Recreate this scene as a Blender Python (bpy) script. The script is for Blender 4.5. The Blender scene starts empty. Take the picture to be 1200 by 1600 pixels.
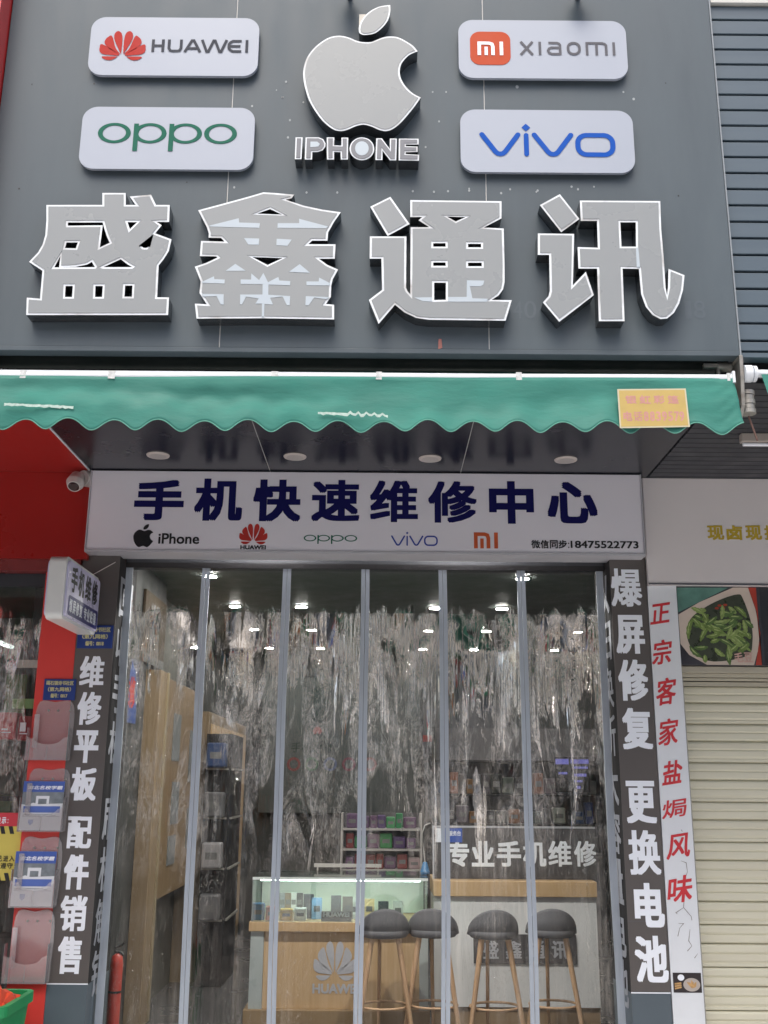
import bpy, math, random
from mathutils import Vector, Matrix
from mathutils.geometry import tessellate_polygon
random.seed(7)
S = bpy.context.scene
COL = S.collection
# ------------------------------------------------------------------ camera, sky, sun, exposure
PITCH, ROLL, FPX, EYE = 0.26101, 0.0079574, 1588.1, 1.6
fwd = Vector((0, math.cos(PITCH), math.sin(PITCH)))
_r = Vector((1, 0, 0)); _u = _r.cross(fwd)
RIGHT = _r*math.cos(ROLL) + _u*math.sin(ROLL)
UP = -_r*math.sin(ROLL) + _u*math.cos(ROLL)
cam = bpy.data.cameras.new('camera'); camo = bpy.data.objects.new('camera', cam); COL.objects.link(camo)
cam.sensor_fit = 'VERTICAL'; cam.sensor_height = 36.0; cam.lens = 36.0*FPX/1600.0
cam.clip_start = 0.05; cam.clip_end = 500
m3 = Matrix((RIGHT, UP, -fwd)).transposed()
camo.matrix_world = Matrix.Translation((0, 0, EYE)) @ m3.to_4x4()
S.camera = camo
W = bpy.data.worlds.new('World'); S.world = W; W.use_nodes = True
SUN_EL, SUN_AZ = math.radians(60), math.radians(192)      # azimuth clockwise from +Y: behind the viewer, a little left
nt = W.node_tree; bg = nt.nodes['Background']
sky = nt.nodes.new('ShaderNodeTexSky'); sky.sky_type = 'NISHITA'; sky.sun_disc = False
sky.sun_elevation = SUN_EL; sky.sun_rotation = SUN_AZ; sky.dust_density = 4.0; sky.air_density = 0.8; sky.ozone_density = 0.0
nt.links.new(sky.outputs[0], bg.inputs[0]); bg.inputs[1].default_value = 0.15
sl = bpy.data.lights.new('sun', 'SUN'); so = bpy.data.objects.new('sun', sl); COL.objects.link(so)
sl.energy = 1.0; sl.angle = math.radians(40); sl.color = (0.985, 1.0, 0.955)
sdir = Vector((math.sin(SUN_AZ)*math.cos(SUN_EL), math.cos(SUN_AZ)*math.cos(SUN_EL), math.sin(SUN_EL)))
so.rotation_euler = sdir.to_track_quat('Z', 'Y').to_euler()
S.view_settings.view_transform = 'Standard'; S.view_settings.look = 'None'
S.view_settings.exposure = 0.8; S.view_settings.gamma = 1.0
S.cycles.max_bounces = 12; S.cycles.transparent_max_bounces = 24; S.cycles.diffuse_bounces = 5; S.cycles.glossy_bounces = 5
S.cycles.caustics_reflective = False; S.cycles.caustics_refractive = False; S.cycles.sample_clamp_indirect = 4.0

def at(x, y, Y=None, Z=None):
    """photo pixel (1200x1600) -> point on the plane Y or Z (metres)"""
    d = fwd + RIGHT*(x-600)/FPX - UP*(y-800)/FPX
    t = Y/d.y if Y is not None else (Z-EYE)/d.z
    return Vector((0, 0, EYE)) + d*t
def bb(x0, y0, x1, y1, Y):
    xm, ym = (x0+x1)/2, (y0+y1)/2
    return at(x0, ym, Y).x, at(x1, ym, Y).x, at(xm, y1, Y).z, at(xm, y0, Y).z

# ------------------------------------------------------------------ materials
def mat(name, col, rough=0.5, metal=0.0, var=0.08, vscale=6.0, bump=0.0, bscale=60.0, spec=0.5, coat=0.0, alpha=None,
        emit=None, estr=0.0, stain=None, stain_amt=0.0, stretch=(1, 1, 1), trans=0.0):
    m = bpy.data.materials.new(name); m.use_nodes = True
    n = m.node_tree.nodes; l = m.node_tree.links; b = n['Principled BSDF']
    b.inputs['Roughness'].default_value = rough; b.inputs['Metallic'].default_value = metal
    b.inputs['Specular IOR Level'].default_value = spec
    if coat: b.inputs['Coat Weight'].default_value = coat; b.inputs['Coat Roughness'].default_value = 0.08
    if trans: b.inputs['Transmission Weight'].default_value = trans
    tc = n.new('ShaderNodeTexCoord'); mp = n.new('ShaderNodeMapping'); mp.inputs['Scale'].default_value = stretch
    l.new(tc.outputs['Object'], mp.inputs[0])
    nz = n.new('ShaderNodeTexNoise'); nz.inputs['Scale'].default_value = vscale; nz.inputs['Detail'].default_value = 6
    nz.inputs['Roughness'].default_value = 0.62
    l.new(mp.outputs[0], nz.inputs['Vector'])
    rp = n.new('ShaderNodeMapRange'); rp.inputs[1].default_value = 0.25; rp.inputs[2].default_value = 0.75
    rp.inputs[3].default_value = 1-var; rp.inputs[4].default_value = 1+var
    l.new(nz.outputs['Fac'], rp.inputs[0])
    mx = n.new('ShaderNodeVectorMath'); mx.operation = 'SCALE'; mx.inputs[0].default_value = col[:3]
    l.new(rp.outputs[0], mx.inputs['Scale']); out = mx.outputs[0]
    if stain:
        n2 = n.new('ShaderNodeTexNoise'); n2.inputs['Scale'].default_value = vscale*0.45; n2.inputs['Detail'].default_value = 8
        l.new(mp.outputs[0], n2.inputs['Vector'])
        r2 = n.new('ShaderNodeMapRange'); r2.inputs[1].default_value = 0.52; r2.inputs[2].default_value = 0.72
        r2.inputs[4].default_value = stain_amt; l.new(n2.outputs['Fac'], r2.inputs[0])
        mm = n.new('ShaderNodeMix'); mm.data_type = 'RGBA'; l.new(r2.outputs[0], mm.inputs[0])
        l.new(out, mm.inputs[6]); mm.inputs[7].default_value = (*stain, 1); out = mm.outputs[2]
    l.new(out, b.inputs['Base Color'])
    rr = n.new('ShaderNodeMapRange'); rr.inputs[1].default_value = 0.3; rr.inputs[2].default_value = 0.7
    rr.inputs[3].default_value = max(0.02, rough*0.8); rr.inputs[4].default_value = min(1, rough*1.2)
    l.new(nz.outputs['Fac'], rr.inputs[0]); l.new(rr.outputs[0], b.inputs['Roughness'])
    if bump:
        n3 = n.new('ShaderNodeTexNoise'); n3.inputs['Scale'].default_value = bscale; n3.inputs['Detail'].default_value = 5
        l.new(mp.outputs[0], n3.inputs['Vector'])
        bp = n.new('ShaderNodeBump'); bp.inputs['Strength'].default_value = bump; bp.inputs['Distance'].default_value = 0.01
        l.new(n3.outputs['Fac'], bp.inputs['Height']); l.new(bp.outputs[0], b.inputs['Normal'])
    if alpha is not None: b.inputs['Alpha'].default_value = alpha
    if emit: b.inputs['Emission Color'].default_value = (*emit, 1); b.inputs['Emission Strength'].default_value = estr
    return m

def wood(name, c1, c2, scale=3.0, rough=0.45):
    m = bpy.data.materials.new(name); m.use_nodes = True
    n = m.node_tree.nodes; l = m.node_tree.links; b = n['Principled BSDF']; b.inputs['Roughness'].default_value = rough
    tc = n.new('ShaderNodeTexCoord'); mp = n.new('ShaderNodeMapping'); mp.inputs['Scale'].default_value = (14, 14, 0.9)
    l.new(tc.outputs['Object'], mp.inputs[0])
    nz = n.new('ShaderNodeTexNoise'); nz.inputs['Scale'].default_value = scale; nz.inputs['Detail'].default_value = 7; nz.inputs['Distortion'].default_value = 0.6
    l.new(mp.outputs[0], nz.inputs['Vector'])
    mm = n.new('ShaderNodeMix'); mm.data_type = 'RGBA'; mm.inputs[6].default_value = (*c1, 1); mm.inputs[7].default_value = (*c2, 1)
    r = n.new('ShaderNodeMapRange'); r.inputs[1].default_value = 0.3; r.inputs[2].default_value = 0.7
    l.new(nz.outputs['Fac'], r.inputs[0]); l.new(r.outputs[0], mm.inputs[0]); l.new(mm.outputs[2], b.inputs['Base Color'])
    return m

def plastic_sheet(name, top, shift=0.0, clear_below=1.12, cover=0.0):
    """clear PVC sheet: see-through and smooth where it hangs flat, creased elsewhere, with gloss painted in ragged tall patches as street reflections"""
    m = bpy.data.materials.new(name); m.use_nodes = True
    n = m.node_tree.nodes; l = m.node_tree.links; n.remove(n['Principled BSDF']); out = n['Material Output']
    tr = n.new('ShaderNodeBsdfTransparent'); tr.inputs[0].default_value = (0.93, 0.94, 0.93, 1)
    gl = n.new('ShaderNodeBsdfGlossy'); gl.inputs['Roughness'].default_value = 0.06; gl.inputs[0].default_value = (1, 0.94, 0.85, 1)  # warm gloss tint paints the reflections beige
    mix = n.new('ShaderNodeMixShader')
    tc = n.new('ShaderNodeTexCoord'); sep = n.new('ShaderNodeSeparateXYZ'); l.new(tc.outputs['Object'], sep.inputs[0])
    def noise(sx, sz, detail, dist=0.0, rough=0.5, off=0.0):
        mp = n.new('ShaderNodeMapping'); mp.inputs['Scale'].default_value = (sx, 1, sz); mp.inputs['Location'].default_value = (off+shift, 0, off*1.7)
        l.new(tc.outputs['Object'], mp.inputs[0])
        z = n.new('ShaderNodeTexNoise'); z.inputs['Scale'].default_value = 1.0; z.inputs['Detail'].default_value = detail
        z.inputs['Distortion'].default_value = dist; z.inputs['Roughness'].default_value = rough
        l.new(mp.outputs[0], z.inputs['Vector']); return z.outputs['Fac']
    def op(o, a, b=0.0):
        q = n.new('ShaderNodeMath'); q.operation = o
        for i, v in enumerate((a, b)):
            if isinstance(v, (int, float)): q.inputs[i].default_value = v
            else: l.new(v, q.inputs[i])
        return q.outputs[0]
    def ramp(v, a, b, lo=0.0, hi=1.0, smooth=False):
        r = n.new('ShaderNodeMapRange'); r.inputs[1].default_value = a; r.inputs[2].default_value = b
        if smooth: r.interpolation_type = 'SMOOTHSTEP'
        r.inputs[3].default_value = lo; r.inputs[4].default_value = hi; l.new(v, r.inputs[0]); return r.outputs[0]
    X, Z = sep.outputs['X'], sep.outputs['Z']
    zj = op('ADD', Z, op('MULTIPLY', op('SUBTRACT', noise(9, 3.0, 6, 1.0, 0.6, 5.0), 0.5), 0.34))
    # painted reflection tongues hang from just under the flat top; below them fine crumples; near the floor the sheet is clear
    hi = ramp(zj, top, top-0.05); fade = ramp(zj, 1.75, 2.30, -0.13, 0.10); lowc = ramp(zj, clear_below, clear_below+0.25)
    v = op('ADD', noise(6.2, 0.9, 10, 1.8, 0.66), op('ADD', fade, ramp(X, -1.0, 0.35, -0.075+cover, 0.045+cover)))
    shine_tongue = op('MULTIPLY', op('MULTIPLY', ramp(v, 0.490, 0.500), hi), lowc)
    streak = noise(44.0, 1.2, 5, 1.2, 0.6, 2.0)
    shine_tongue = op('MULTIPLY', shine_tongue, op('MAXIMUM', ramp(streak, 0.43, 0.50, 0.10, 1.0), ramp(zj, 2.14, 2.30)))
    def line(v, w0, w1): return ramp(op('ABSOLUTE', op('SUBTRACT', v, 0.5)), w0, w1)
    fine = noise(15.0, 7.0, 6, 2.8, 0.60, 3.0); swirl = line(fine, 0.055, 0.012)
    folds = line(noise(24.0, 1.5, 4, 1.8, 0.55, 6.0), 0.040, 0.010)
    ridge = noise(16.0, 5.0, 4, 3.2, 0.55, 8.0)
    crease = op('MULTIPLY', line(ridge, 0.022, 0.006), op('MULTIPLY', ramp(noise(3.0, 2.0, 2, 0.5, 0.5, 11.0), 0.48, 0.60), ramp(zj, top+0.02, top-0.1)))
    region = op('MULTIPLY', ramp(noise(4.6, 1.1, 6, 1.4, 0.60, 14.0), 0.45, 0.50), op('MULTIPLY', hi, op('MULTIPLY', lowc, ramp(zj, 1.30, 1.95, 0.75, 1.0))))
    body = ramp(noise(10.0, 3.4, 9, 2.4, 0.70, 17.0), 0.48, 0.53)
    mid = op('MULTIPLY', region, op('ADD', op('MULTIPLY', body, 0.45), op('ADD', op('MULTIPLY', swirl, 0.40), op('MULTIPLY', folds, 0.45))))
    band = op('MULTIPLY', op('MULTIPLY', ramp(noise(13.0, 0.30, 3, 0.9, 0.5, 21.0), 0.50, 0.60), ramp(noise(3.0, 0.6, 2, 0.3, 0.5, 23.0), 0.42, 0.56)), ramp(zj, top+0.02, top-0.2))  # extra gloss paints hazy vertical bands down the sheet
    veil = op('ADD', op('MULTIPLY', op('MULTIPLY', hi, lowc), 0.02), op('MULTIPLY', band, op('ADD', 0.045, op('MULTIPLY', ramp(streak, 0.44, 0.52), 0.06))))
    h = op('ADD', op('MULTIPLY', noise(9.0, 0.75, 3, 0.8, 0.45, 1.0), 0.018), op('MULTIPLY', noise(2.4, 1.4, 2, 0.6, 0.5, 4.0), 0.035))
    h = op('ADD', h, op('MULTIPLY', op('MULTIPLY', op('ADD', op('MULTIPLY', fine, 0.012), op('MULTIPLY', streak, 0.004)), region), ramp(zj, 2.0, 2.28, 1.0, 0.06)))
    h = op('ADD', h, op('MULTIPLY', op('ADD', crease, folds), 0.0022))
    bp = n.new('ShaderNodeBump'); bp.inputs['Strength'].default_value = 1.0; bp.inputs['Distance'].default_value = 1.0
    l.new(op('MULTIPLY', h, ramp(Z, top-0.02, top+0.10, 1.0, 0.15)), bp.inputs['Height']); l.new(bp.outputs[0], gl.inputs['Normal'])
    fac = op('ADD', op('ADD', 0.035, veil), op('ADD', op('MULTIPLY', shine_tongue, 0.68), op('ADD', op('MULTIPLY', mid, 0.42), op('MULTIPLY', crease, 0.24))))  # masks raise the gloss to paint in bright reflections
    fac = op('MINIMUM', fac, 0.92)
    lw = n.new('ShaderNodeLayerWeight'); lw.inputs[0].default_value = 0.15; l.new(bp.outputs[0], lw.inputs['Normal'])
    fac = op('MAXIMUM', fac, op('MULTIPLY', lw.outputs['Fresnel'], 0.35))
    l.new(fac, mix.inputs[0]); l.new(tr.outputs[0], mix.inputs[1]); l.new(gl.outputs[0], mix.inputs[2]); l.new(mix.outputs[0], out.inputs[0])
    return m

def glass(name, tint=(0.9, 0.96, 0.93), fac=0.10, rough=0.02, milky=0.0):
    m = bpy.data.materials.new(name); m.use_nodes = True
    n = m.node_tree.nodes; l = m.node_tree.links; n.remove(n['Principled BSDF']); out = n['Material Output']
    tr = n.new('ShaderNodeBsdfTransparent'); tr.inputs[0].default_value = (*tint, 1)
    gl = n.new('ShaderNodeBsdfGlossy'); gl.inputs['Roughness'].default_value = rough
    mix = n.new('ShaderNodeMixShader'); lw = n.new('ShaderNodeLayerWeight'); lw.inputs[0].default_value = 0.3
    r = n.new('ShaderNodeMapRange'); r.inputs[3].default_value = fac; r.inputs[4].default_value = 0.9
    l.new(lw.outputs['Fresnel'], r.inputs[0]); l.new(r.outputs[0], mix.inputs[0])
    if milky:
        df = n.new('ShaderNodeBsdfDiffuse'); df.inputs[0].default_value = (0.9, 0.85, 0.85, 1); m2 = n.new('ShaderNodeMixShader'); m2.inputs[0].default_value = milky
        l.new(tr.outputs[0], m2.inputs[1]); l.new(df.outputs[0], m2.inputs[2]); tr = m2
    l.new(tr.outputs[0], mix.inputs[1]); l.new(gl.outputs[0], mix.inputs[2]); l.new(mix.outputs[0], out.inputs[0])
    return m

M = {}
M['fascia'] = mat('fascia_grey', (0.084, 0.108, 0.124), 0.46, var=0.10, vscale=2.2, spec=0.35, stain=(0.102, 0.128, 0.142), stain_amt=0.5, stretch=(3.0, 1, 0.7))
M['seam'] = mat('seam_sealant', (0.6, 0.6, 0.58), 0.6)
M['trimdark'] = mat('dark_trim', (0.03, 0.034, 0.04), 0.45)
M['white'] = mat('white_plate', (0.37, 0.41, 0.48), 0.4, var=0.02, vscale=3, stain=(0.345, 0.385, 0.45), stain_amt=0.25)
M['rim'] = mat('bright_rim', (0.80, 0.85, 0.88), 0.25, var=0.05, vscale=14, stain=(0.30, 0.26, 0.22), stain_amt=0.7)  # white paints in the mirrored sky; flecks paint broken reflections, partly grime
M['face'] = mat('grey_acrylic', (0.275, 0.295, 0.30), 0.3, var=0.014, vscale=1.5)
M['facedk'] = mat('dark_acrylic', (0.17, 0.18, 0.20), 0.35, var=0.03)
M['infill'] = mat('pale_infill', (0.46, 0.53, 0.58), 0.35, var=0.02)
M['chrome'] = mat('dark_chrome', (0.16, 0.17, 0.18), 0.22, metal=0.85, var=0.2, vscale=9)
M['red_e'] = mat('emblem_red', (0.44, 0.04, 0.032), 0.6, var=0.02, spec=0.15)
M['orange'] = mat('emblem_orange', (0.52, 0.085, 0.035), 0.6, var=0.02, spec=0.15)
M['ink'] = mat('dark_grey_ink', (0.055, 0.06, 0.075), 0.6, spec=0.15, var=0.02)
M['greyink'] = mat('grey_ink', (0.13, 0.13, 0.145), 0.6, var=0.02, spec=0.15)
M['green_e'] = mat('emblem_green', (0.015, 0.13, 0.085), 0.6, var=0.02, spec=0.15)
M['blue_e'] = mat('emblem_blue', (0.008, 0.085, 0.42), 0.6, var=0.02, spec=0.15)
M['navy'] = mat('navy_ink', (0.006, 0.006, 0.075), 0.6, spec=0.15, var=0.02)
M['black'] = mat('black_ink', (0.012, 0.012, 0.014), 0.4, var=0.02)
M['whitelet'] = mat('white_letter', (0.86, 0.90, 0.96), 0.35, var=0.02)
M['soffit'] = mat('soffit_charcoal', (0.011, 0.012, 0.017), 0.25, var=0.08, vscale=1.4)
M['awning'] = mat('awning_green', (0.038, 0.205, 0.162), 0.75, var=0.14, vscale=2.2, bump=0.6, bscale=7, stain=(0.05, 0.25, 0.20), stain_amt=0.45, stretch=(1, 1, 2.5))
M['alu'] = mat('white_aluminium', (0.78, 0.82, 0.85), 0.3, var=0.05)
M['tear'] = mat('torn_thread', (0.45, 0.58, 0.52), 0.8, var=0.3, vscale=60)
M['yellow'] = mat('yellow_sticker', (0.52, 0.38, 0.12), 0.6, var=0.08, vscale=14, stain=(0.55, 0.39, 0.22), stain_amt=0.5)
M['cream'] = mat('cream_border', (0.58, 0.54, 0.38), 0.6)
M['pink'] = mat('faded_pink_ink', (0.55, 0.27, 0.24), 0.6, var=0.15, vscale=25)
M['sidered'] = mat('neighbour_red', (0.32, 0.015, 0.012), 0.3, var=0.06, vscale=2)
M['sidered2'] = mat('pillar_red', (0.62, 0.045, 0.035), 0.4, var=0.07, vscale=2, stain=(0.35, 0.03, 0.03), stain_amt=0.3)
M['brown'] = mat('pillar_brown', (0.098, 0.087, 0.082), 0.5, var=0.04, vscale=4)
M['blugrey'] = mat('pillar_bluegrey', (0.085, 0.11, 0.13), 0.45, var=0.05)
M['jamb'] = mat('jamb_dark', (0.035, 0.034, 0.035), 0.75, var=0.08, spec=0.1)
M['strip'] = mat('magnet_strip', (0.42, 0.47, 0.53), 0.45, var=0.06, vscale=12, stretch=(6, 1, 0.6), stain=(0.33, 0.37, 0.42), stain_amt=0.6)
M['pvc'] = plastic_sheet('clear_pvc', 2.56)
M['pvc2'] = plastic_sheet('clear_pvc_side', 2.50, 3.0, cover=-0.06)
M['clear'] = glass('clear_acrylic', (0.99, 0.98, 0.98), 0.10, 0.15, milky=0.26)  # milky share paints in the whitish highlights of the clear plastic
M['glassw'] = glass('counter_glass', (0.88, 0.95, 0.92), 0.10)
M['slat'] = mat('slat_bluegrey', (0.085, 0.118, 0.145), 0.38, var=0.05, vscale=3, stretch=(0.4, 1, 6))
M['slatdk'] = mat('slat_soffit_dark', (0.028, 0.030, 0.037), 0.5, var=0.06)
M['beigeband'] = mat('band_white', (0.72, 0.68, 0.67), 0.5, var=0.03, vscale=2)
M['pillarw'] = mat('pillar_white', (0.72, 0.75, 0.78), 0.55, var=0.04, vscale=5, stain=(0.55, 0.56, 0.57), stain_amt=0.35, bump=0.05)
M['crack'] = mat('plaster_crack', (0.22, 0.2, 0.18), 0.9)
M['callig'] = mat('brush_red', (0.58, 0.03, 0.04), 0.5, var=0.1, vscale=30)
M['goldlet'] = mat('gold_letter', (0.50, 0.36, 0.03), 0.5, var=0.05)
M['shutter'] = mat('shutter_cream', (0.67, 0.645, 0.505), 0.45, var=0.05, vscale=5, stain=(0.58, 0.54, 0.42), stain_amt=0.5, stretch=(0.5, 1, 5))
M['wood'] = wood('counter_wood', (0.55, 0.36, 0.18), (0.62, 0.43, 0.24))
M['woodpale'] = wood('panel_wood', (0.22, 0.155, 0.09), (0.28, 0.205, 0.125))
M['woodleg'] = wood('stool_wood', (0.52, 0.31, 0.17), (0.62, 0.40, 0.23))
M['fabric'] = mat('stool_fabric', (0.13, 0.13, 0.14), 0.9, var=0.15, vscale=40, bump=0.25, bscale=220)
M['counterw'] = mat('counter_white', (0.80, 0.80, 0.79), 0.4, var=0.03)
M['panelg'] = mat('panel_dark_grey', (0.065, 0.062, 0.065), 0.4, var=0.05)
M['silver'] = mat('silver_letter', (0.55, 0.56, 0.6), 0.35, metal=0.4, var=0.05)
M['tilef'] = mat('shop_floor_tile', (0.10, 0.098, 0.10), 0.25, var=0.12, vscale=3)
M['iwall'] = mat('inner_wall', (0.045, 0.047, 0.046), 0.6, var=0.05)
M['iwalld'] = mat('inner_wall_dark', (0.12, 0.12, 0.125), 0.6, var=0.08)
M['iceil'] = mat('inner_ceiling', (0.11, 0.125, 0.12), 0.5, var=0.04)
M['lamp'] = mat('lamp_lit', (0.9, 0.9, 0.9), 0.4, emit=(1.0, 0.97, 0.92), estr=150)
M['lamp_fill'] = mat('lamp_lit_fill', (0.9, 0.9, 0.9), 0.4, emit=(1.0, 0.97, 0.92), estr=1150)  # boosted glow for the added row that brightens the counter fronts
M['ring'] = mat('lamp_ring', (0.52, 0.47, 0.44), 0.4)
M['lens'] = mat('lamp_lens', (0.42, 0.39, 0.37), 0.35)
M['camw'] = mat('camera_white', (0.52, 0.5, 0.48), 0.4, var=0.04)
M['sbox'] = mat('lightbox_white', (0.66, 0.68, 0.66), 0.35, var=0.03)
M['sface'] = mat('lightbox_face', (0.62, 0.60, 0.80), 0.3, var=0.03)
M['addr'] = mat('address_blue', (0.015, 0.04, 0.20), 0.35, var=0.08, vscale=20)
M['addrlet'] = mat('address_letter', (0.55, 0.52, 0.25), 0.5, var=0.1)
M['leaf_blue'] = mat('leaflet_blue', (0.06, 0.12, 0.42), 0.4, var=0.06)
M['leaf_white'] = mat('leaflet_white', (0.76, 0.79, 0.82), 0.4, var=0.03)
M['leaf_grey'] = mat('leaflet_grey', (0.20, 0.23, 0.25), 0.4, var=0.3, vscale=30)
M['bin'] = mat('bin_green', (0.012, 0.27, 0.09), 0.4, var=0.06)
M['bag'] = mat('bag_red', (0.62, 0.07, 0.03), 0.35, var=0.12, vscale=12)
M['noticey'] = mat('notice_yellow', (0.62, 0.52, 0.10), 0.5, var=0.06)
M['noticer'] = mat('notice_red', (0.6, 0.04, 0.06), 0.5, var=0.05)
M['metal'] = mat('bracket_metal', (0.34, 0.33, 0.30), 0.45, metal=0.5, var=0.2, vscale=30, stain=(0.2, 0.12, 0.07), stain_amt=0.5)
M['paving'] = mat('paving_stone', (0.52, 0.51, 0.50), 0.7, var=0.12, vscale=4, bump=0.1)
M['asphalt'] = mat('asphalt', (0.20, 0.20, 0.20), 0.85, var=0.2, vscale=8, bump=0.2)
M['stucco'] = mat('beige_stucco', (0.80, 0.69, 0.55), 0.8, var=0.06, vscale=0.8)
M['window'] = mat('window_glass_dark', (0.04, 0.05, 0.06), 0.15)
M['leafm'] = mat('tree_leaf', (0.06, 0.13, 0.05), 0.6, var=0.3, vscale=2)
M['bark'] = mat('tree_bark', (0.10, 0.075, 0.055), 0.9, var=0.2)
M['vio'] = mat('violet_screen', (0.1, 0.1, 0.3), 0.4, emit=(0.16, 0.16, 0.62), estr=0.28)
M['glowpale'] = mat('case_back_pale', (0.70, 0.78, 0.72), 0.5)
def plain(key, col, rough=0.45, **k):
    if key not in M: M[key] = mat(key, col, rough, **k)
    return M[key]

# ------------------------------------------------------------------ mesh helpers
class MB:
    def __init__(s): s.v = []; s.f = []; s.mi = []; s.sm = []
    def add(s, vs, fs, mi=0, smooth=False):
        o = len(s.v); s.v += [tuple(p) for p in vs]
        for f in fs: s.f.append([i+o for i in f]); s.mi.append(mi); s.sm.append(smooth)
        return s
    def box(s, x0, x1, y0, y1, z0, z1, mi=0):
        v = [(x0,y0,z0),(x1,y0,z0),(x1,y1,z0),(x0,y1,z0),(x0,y0,z1),(x1,y0,z1),(x1,y1,z1),(x0,y1,z1)]
        return s.add(v, [(0,3,2,1),(4,5,6,7),(0,1,5,4),(1,2,6,5),(2,3,7,6),(3,0,4,7)], mi)
    def tube(s, p, q, r, r2=None, n=14, mi=0):
        p, q = Vector(p), Vector(q); r2 = r if r2 is None else r2
        d = (q-p).normalized(); a = d.orthogonal().normalized(); b = d.cross(a)
        vs = []
        for c, rr in ((p, r), (q, r2)):
            for i in range(n):
                t = 2*math.pi*i/n; vs.append(c + (a*math.cos(t)+b*math.sin(t))*rr)
        s.add(vs, [(i, (i+1) % n, n+(i+1) % n, n+i) for i in range(n)], mi, True)
        s.add(vs[:n], [tuple(range(n-1, -1, -1))], mi); s.add(vs[n:], [tuple(range(n))], mi)
        return s
    def path(s, pts, r, n=8, mi=0, closed=False):
        pts = [Vector(p) for p in pts]; N = len(pts); vs = []
        for i, p in enumerate(pts):
            a = pts[(i-1) % N] if (closed or i > 0) else p; b = pts[(i+1) % N] if (closed or i < N-1) else p
            d = (b-a).normalized(); u = d.cross(Vector((0, 0, 1)))
            if u.length < 1e-3: u = Vector((1, 0, 0))
            u.normalize(); w = d.cross(u)
            rr = r[i] if isinstance(r, (list, tuple)) else r
            for k in range(n):
                t = 2*math.pi*k/n; vs.append(p + (u*math.cos(t)+w*math.sin(t))*rr)
        fs = []
        for i in range(N if closed else N-1):
            j = (i+1) % N
            for k in range(n): fs.append((i*n+k, i*n+(k+1) % n, j*n+(k+1) % n, j*n+k))
        s.add(vs, fs, mi, True)
        if not closed:
            s.add(vs[:n], [tuple(range(n))], mi); s.add(vs[-n:], [tuple(range(n-1, -1, -1))], mi)
        return s
    def lathe(s, prof, c, n=24, axis='Z', mi=0):
        vs = []
        for r, h in prof:
            for k in range(n):
                t = 2*math.pi*k/n; a, b = r*math.cos(t), r*math.sin(t)
                vs.append((c[0]+a, c[1]+b, c[2]+h) if axis == 'Z' else (c[0]+a, c[1]-h, c[2]+b))
        fs = []
        for i in range(len(prof)-1):
            for k in range(n): fs.append((i*n+k, i*n+(k+1) % n, (i+1)*n+(k+1) % n, (i+1)*n+k))
        s.add(vs, fs, mi, True); L = len(prof)-1
        s.add(vs[:n], [tuple(range(n-1, -1, -1))], mi); s.add(vs[L*n:], [tuple(range(n))], mi)
        return s
    def cap(s, fr, outer, holes=(), w=0.0, mi=0):
        """flat polygon with holes in frame fr"""
        polys = [[Vector((p[0], p[1], 0)) for p in outer]] + [[Vector((p[0], p[1], 0)) for p in h] for h in holes]
        flat = [p for q in polys for p in q]; tris = tessellate_polygon(polys)
        fs = []
        for t in tris:
            a, b, c = (flat[i] for i in t)
            fs.append(t if (b-a).cross(c-a).z > 0 else (t[0], t[2], t[1]))
        return s.add([fr(p.x, p.y, w) for p in flat], fs, mi)
    def wall(s, fr, outline, w0, w1, mi=0, outward=True):
        o = list(outline); ccw = area(o) > 0
        if ccw != outward: o = o[::-1]
        n = len(o); vs = [fr(p[0], p[1], w0) for p in o] + [fr(p[0], p[1], w1) for p in o]
        return s.add(vs, [(i, (i+1) % n, n+(i+1) % n, n+i) for i in range(n)], mi)
    def prism(s, fr, outer, w0, w1, holes=(), mi=0):
        s.cap(fr, outer, holes, w1, mi); s.wall(fr, outer, w0, w1, mi)
        for h in holes: s.wall(fr, h, w0, w1, mi, False)
        return s
    def build(s, name, material, parent=None, bevel=0.0, smooth_all=False):
        me = bpy.data.meshes.new(name); me.from_pydata(s.v, [], s.f); me.update()
        mats = material if isinstance(material, (list, tuple)) else [material]
        for q in mats: me.materials.append(q)
        me.polygons.foreach_set('material_index', s.mi)
        me.polygons.foreach_set('use_smooth', [True]*len(s.f) if smooth_all else s.sm)
        o = bpy.data.objects.new(name, me); COL.objects.link(o)
        if parent:
            o.parent = parent; o.matrix_parent_inverse = Matrix.Translation(parent.location).inverted()
        if bevel:
            b = o.modifiers.new('bevel', 'BEVEL'); b.width = bevel; b.segments = 2; b.limit_method = 'ANGLE'; b.angle_limit = math.radians(40)
        return o
def area(p): return 0.5*sum(p[i][0]*p[(i+1) % len(p)][1]-p[(i+1) % len(p)][0]*p[i][1] for i in range(len(p)))
def inset(p, d):
    """move a closed outline inwards by d, mitred"""
    o = [Vector((q[0], q[1])) for q in p]; n = len(o); sg = 1 if area(p) > 0 else -1; res = []
    for i in range(n):
        a, b, c = o[i-1], o[i], o[(i+1) % n]
        e1, e2 = (b-a).normalized(), (c-b).normalized()
        n1 = Vector((-e1.y, e1.x))*sg; n2 = Vector((-e2.y, e2.x))*sg
        m = n1+n2
        if m.length < 1e-4: m = n1
        m.normalize(); k = min(1/max(m.dot(n1), 0.2), 2.6)
        res.append(tuple(b + m*d*k))
    return res
def front(Y): return lambda u, v, w: (u, Y-w, v)
def thing(name, label, cat, loc=(0, 0, 0), group=None):
    o = bpy.data.objects.new(name, None); COL.objects.link(o); o.location = loc; o.empty_display_size = 0.1
    return tag(o, label, cat, group)
def tag(o, label, cat, group=None):
    o['label'] = label; o['category'] = cat
    if group: o['group'] = group
    if any(w in o.name for w in ('wall', 'pillar', 'soffit', 'fascia', 'partition', 'building')): o['kind'] = 'thing'
    return o
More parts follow.
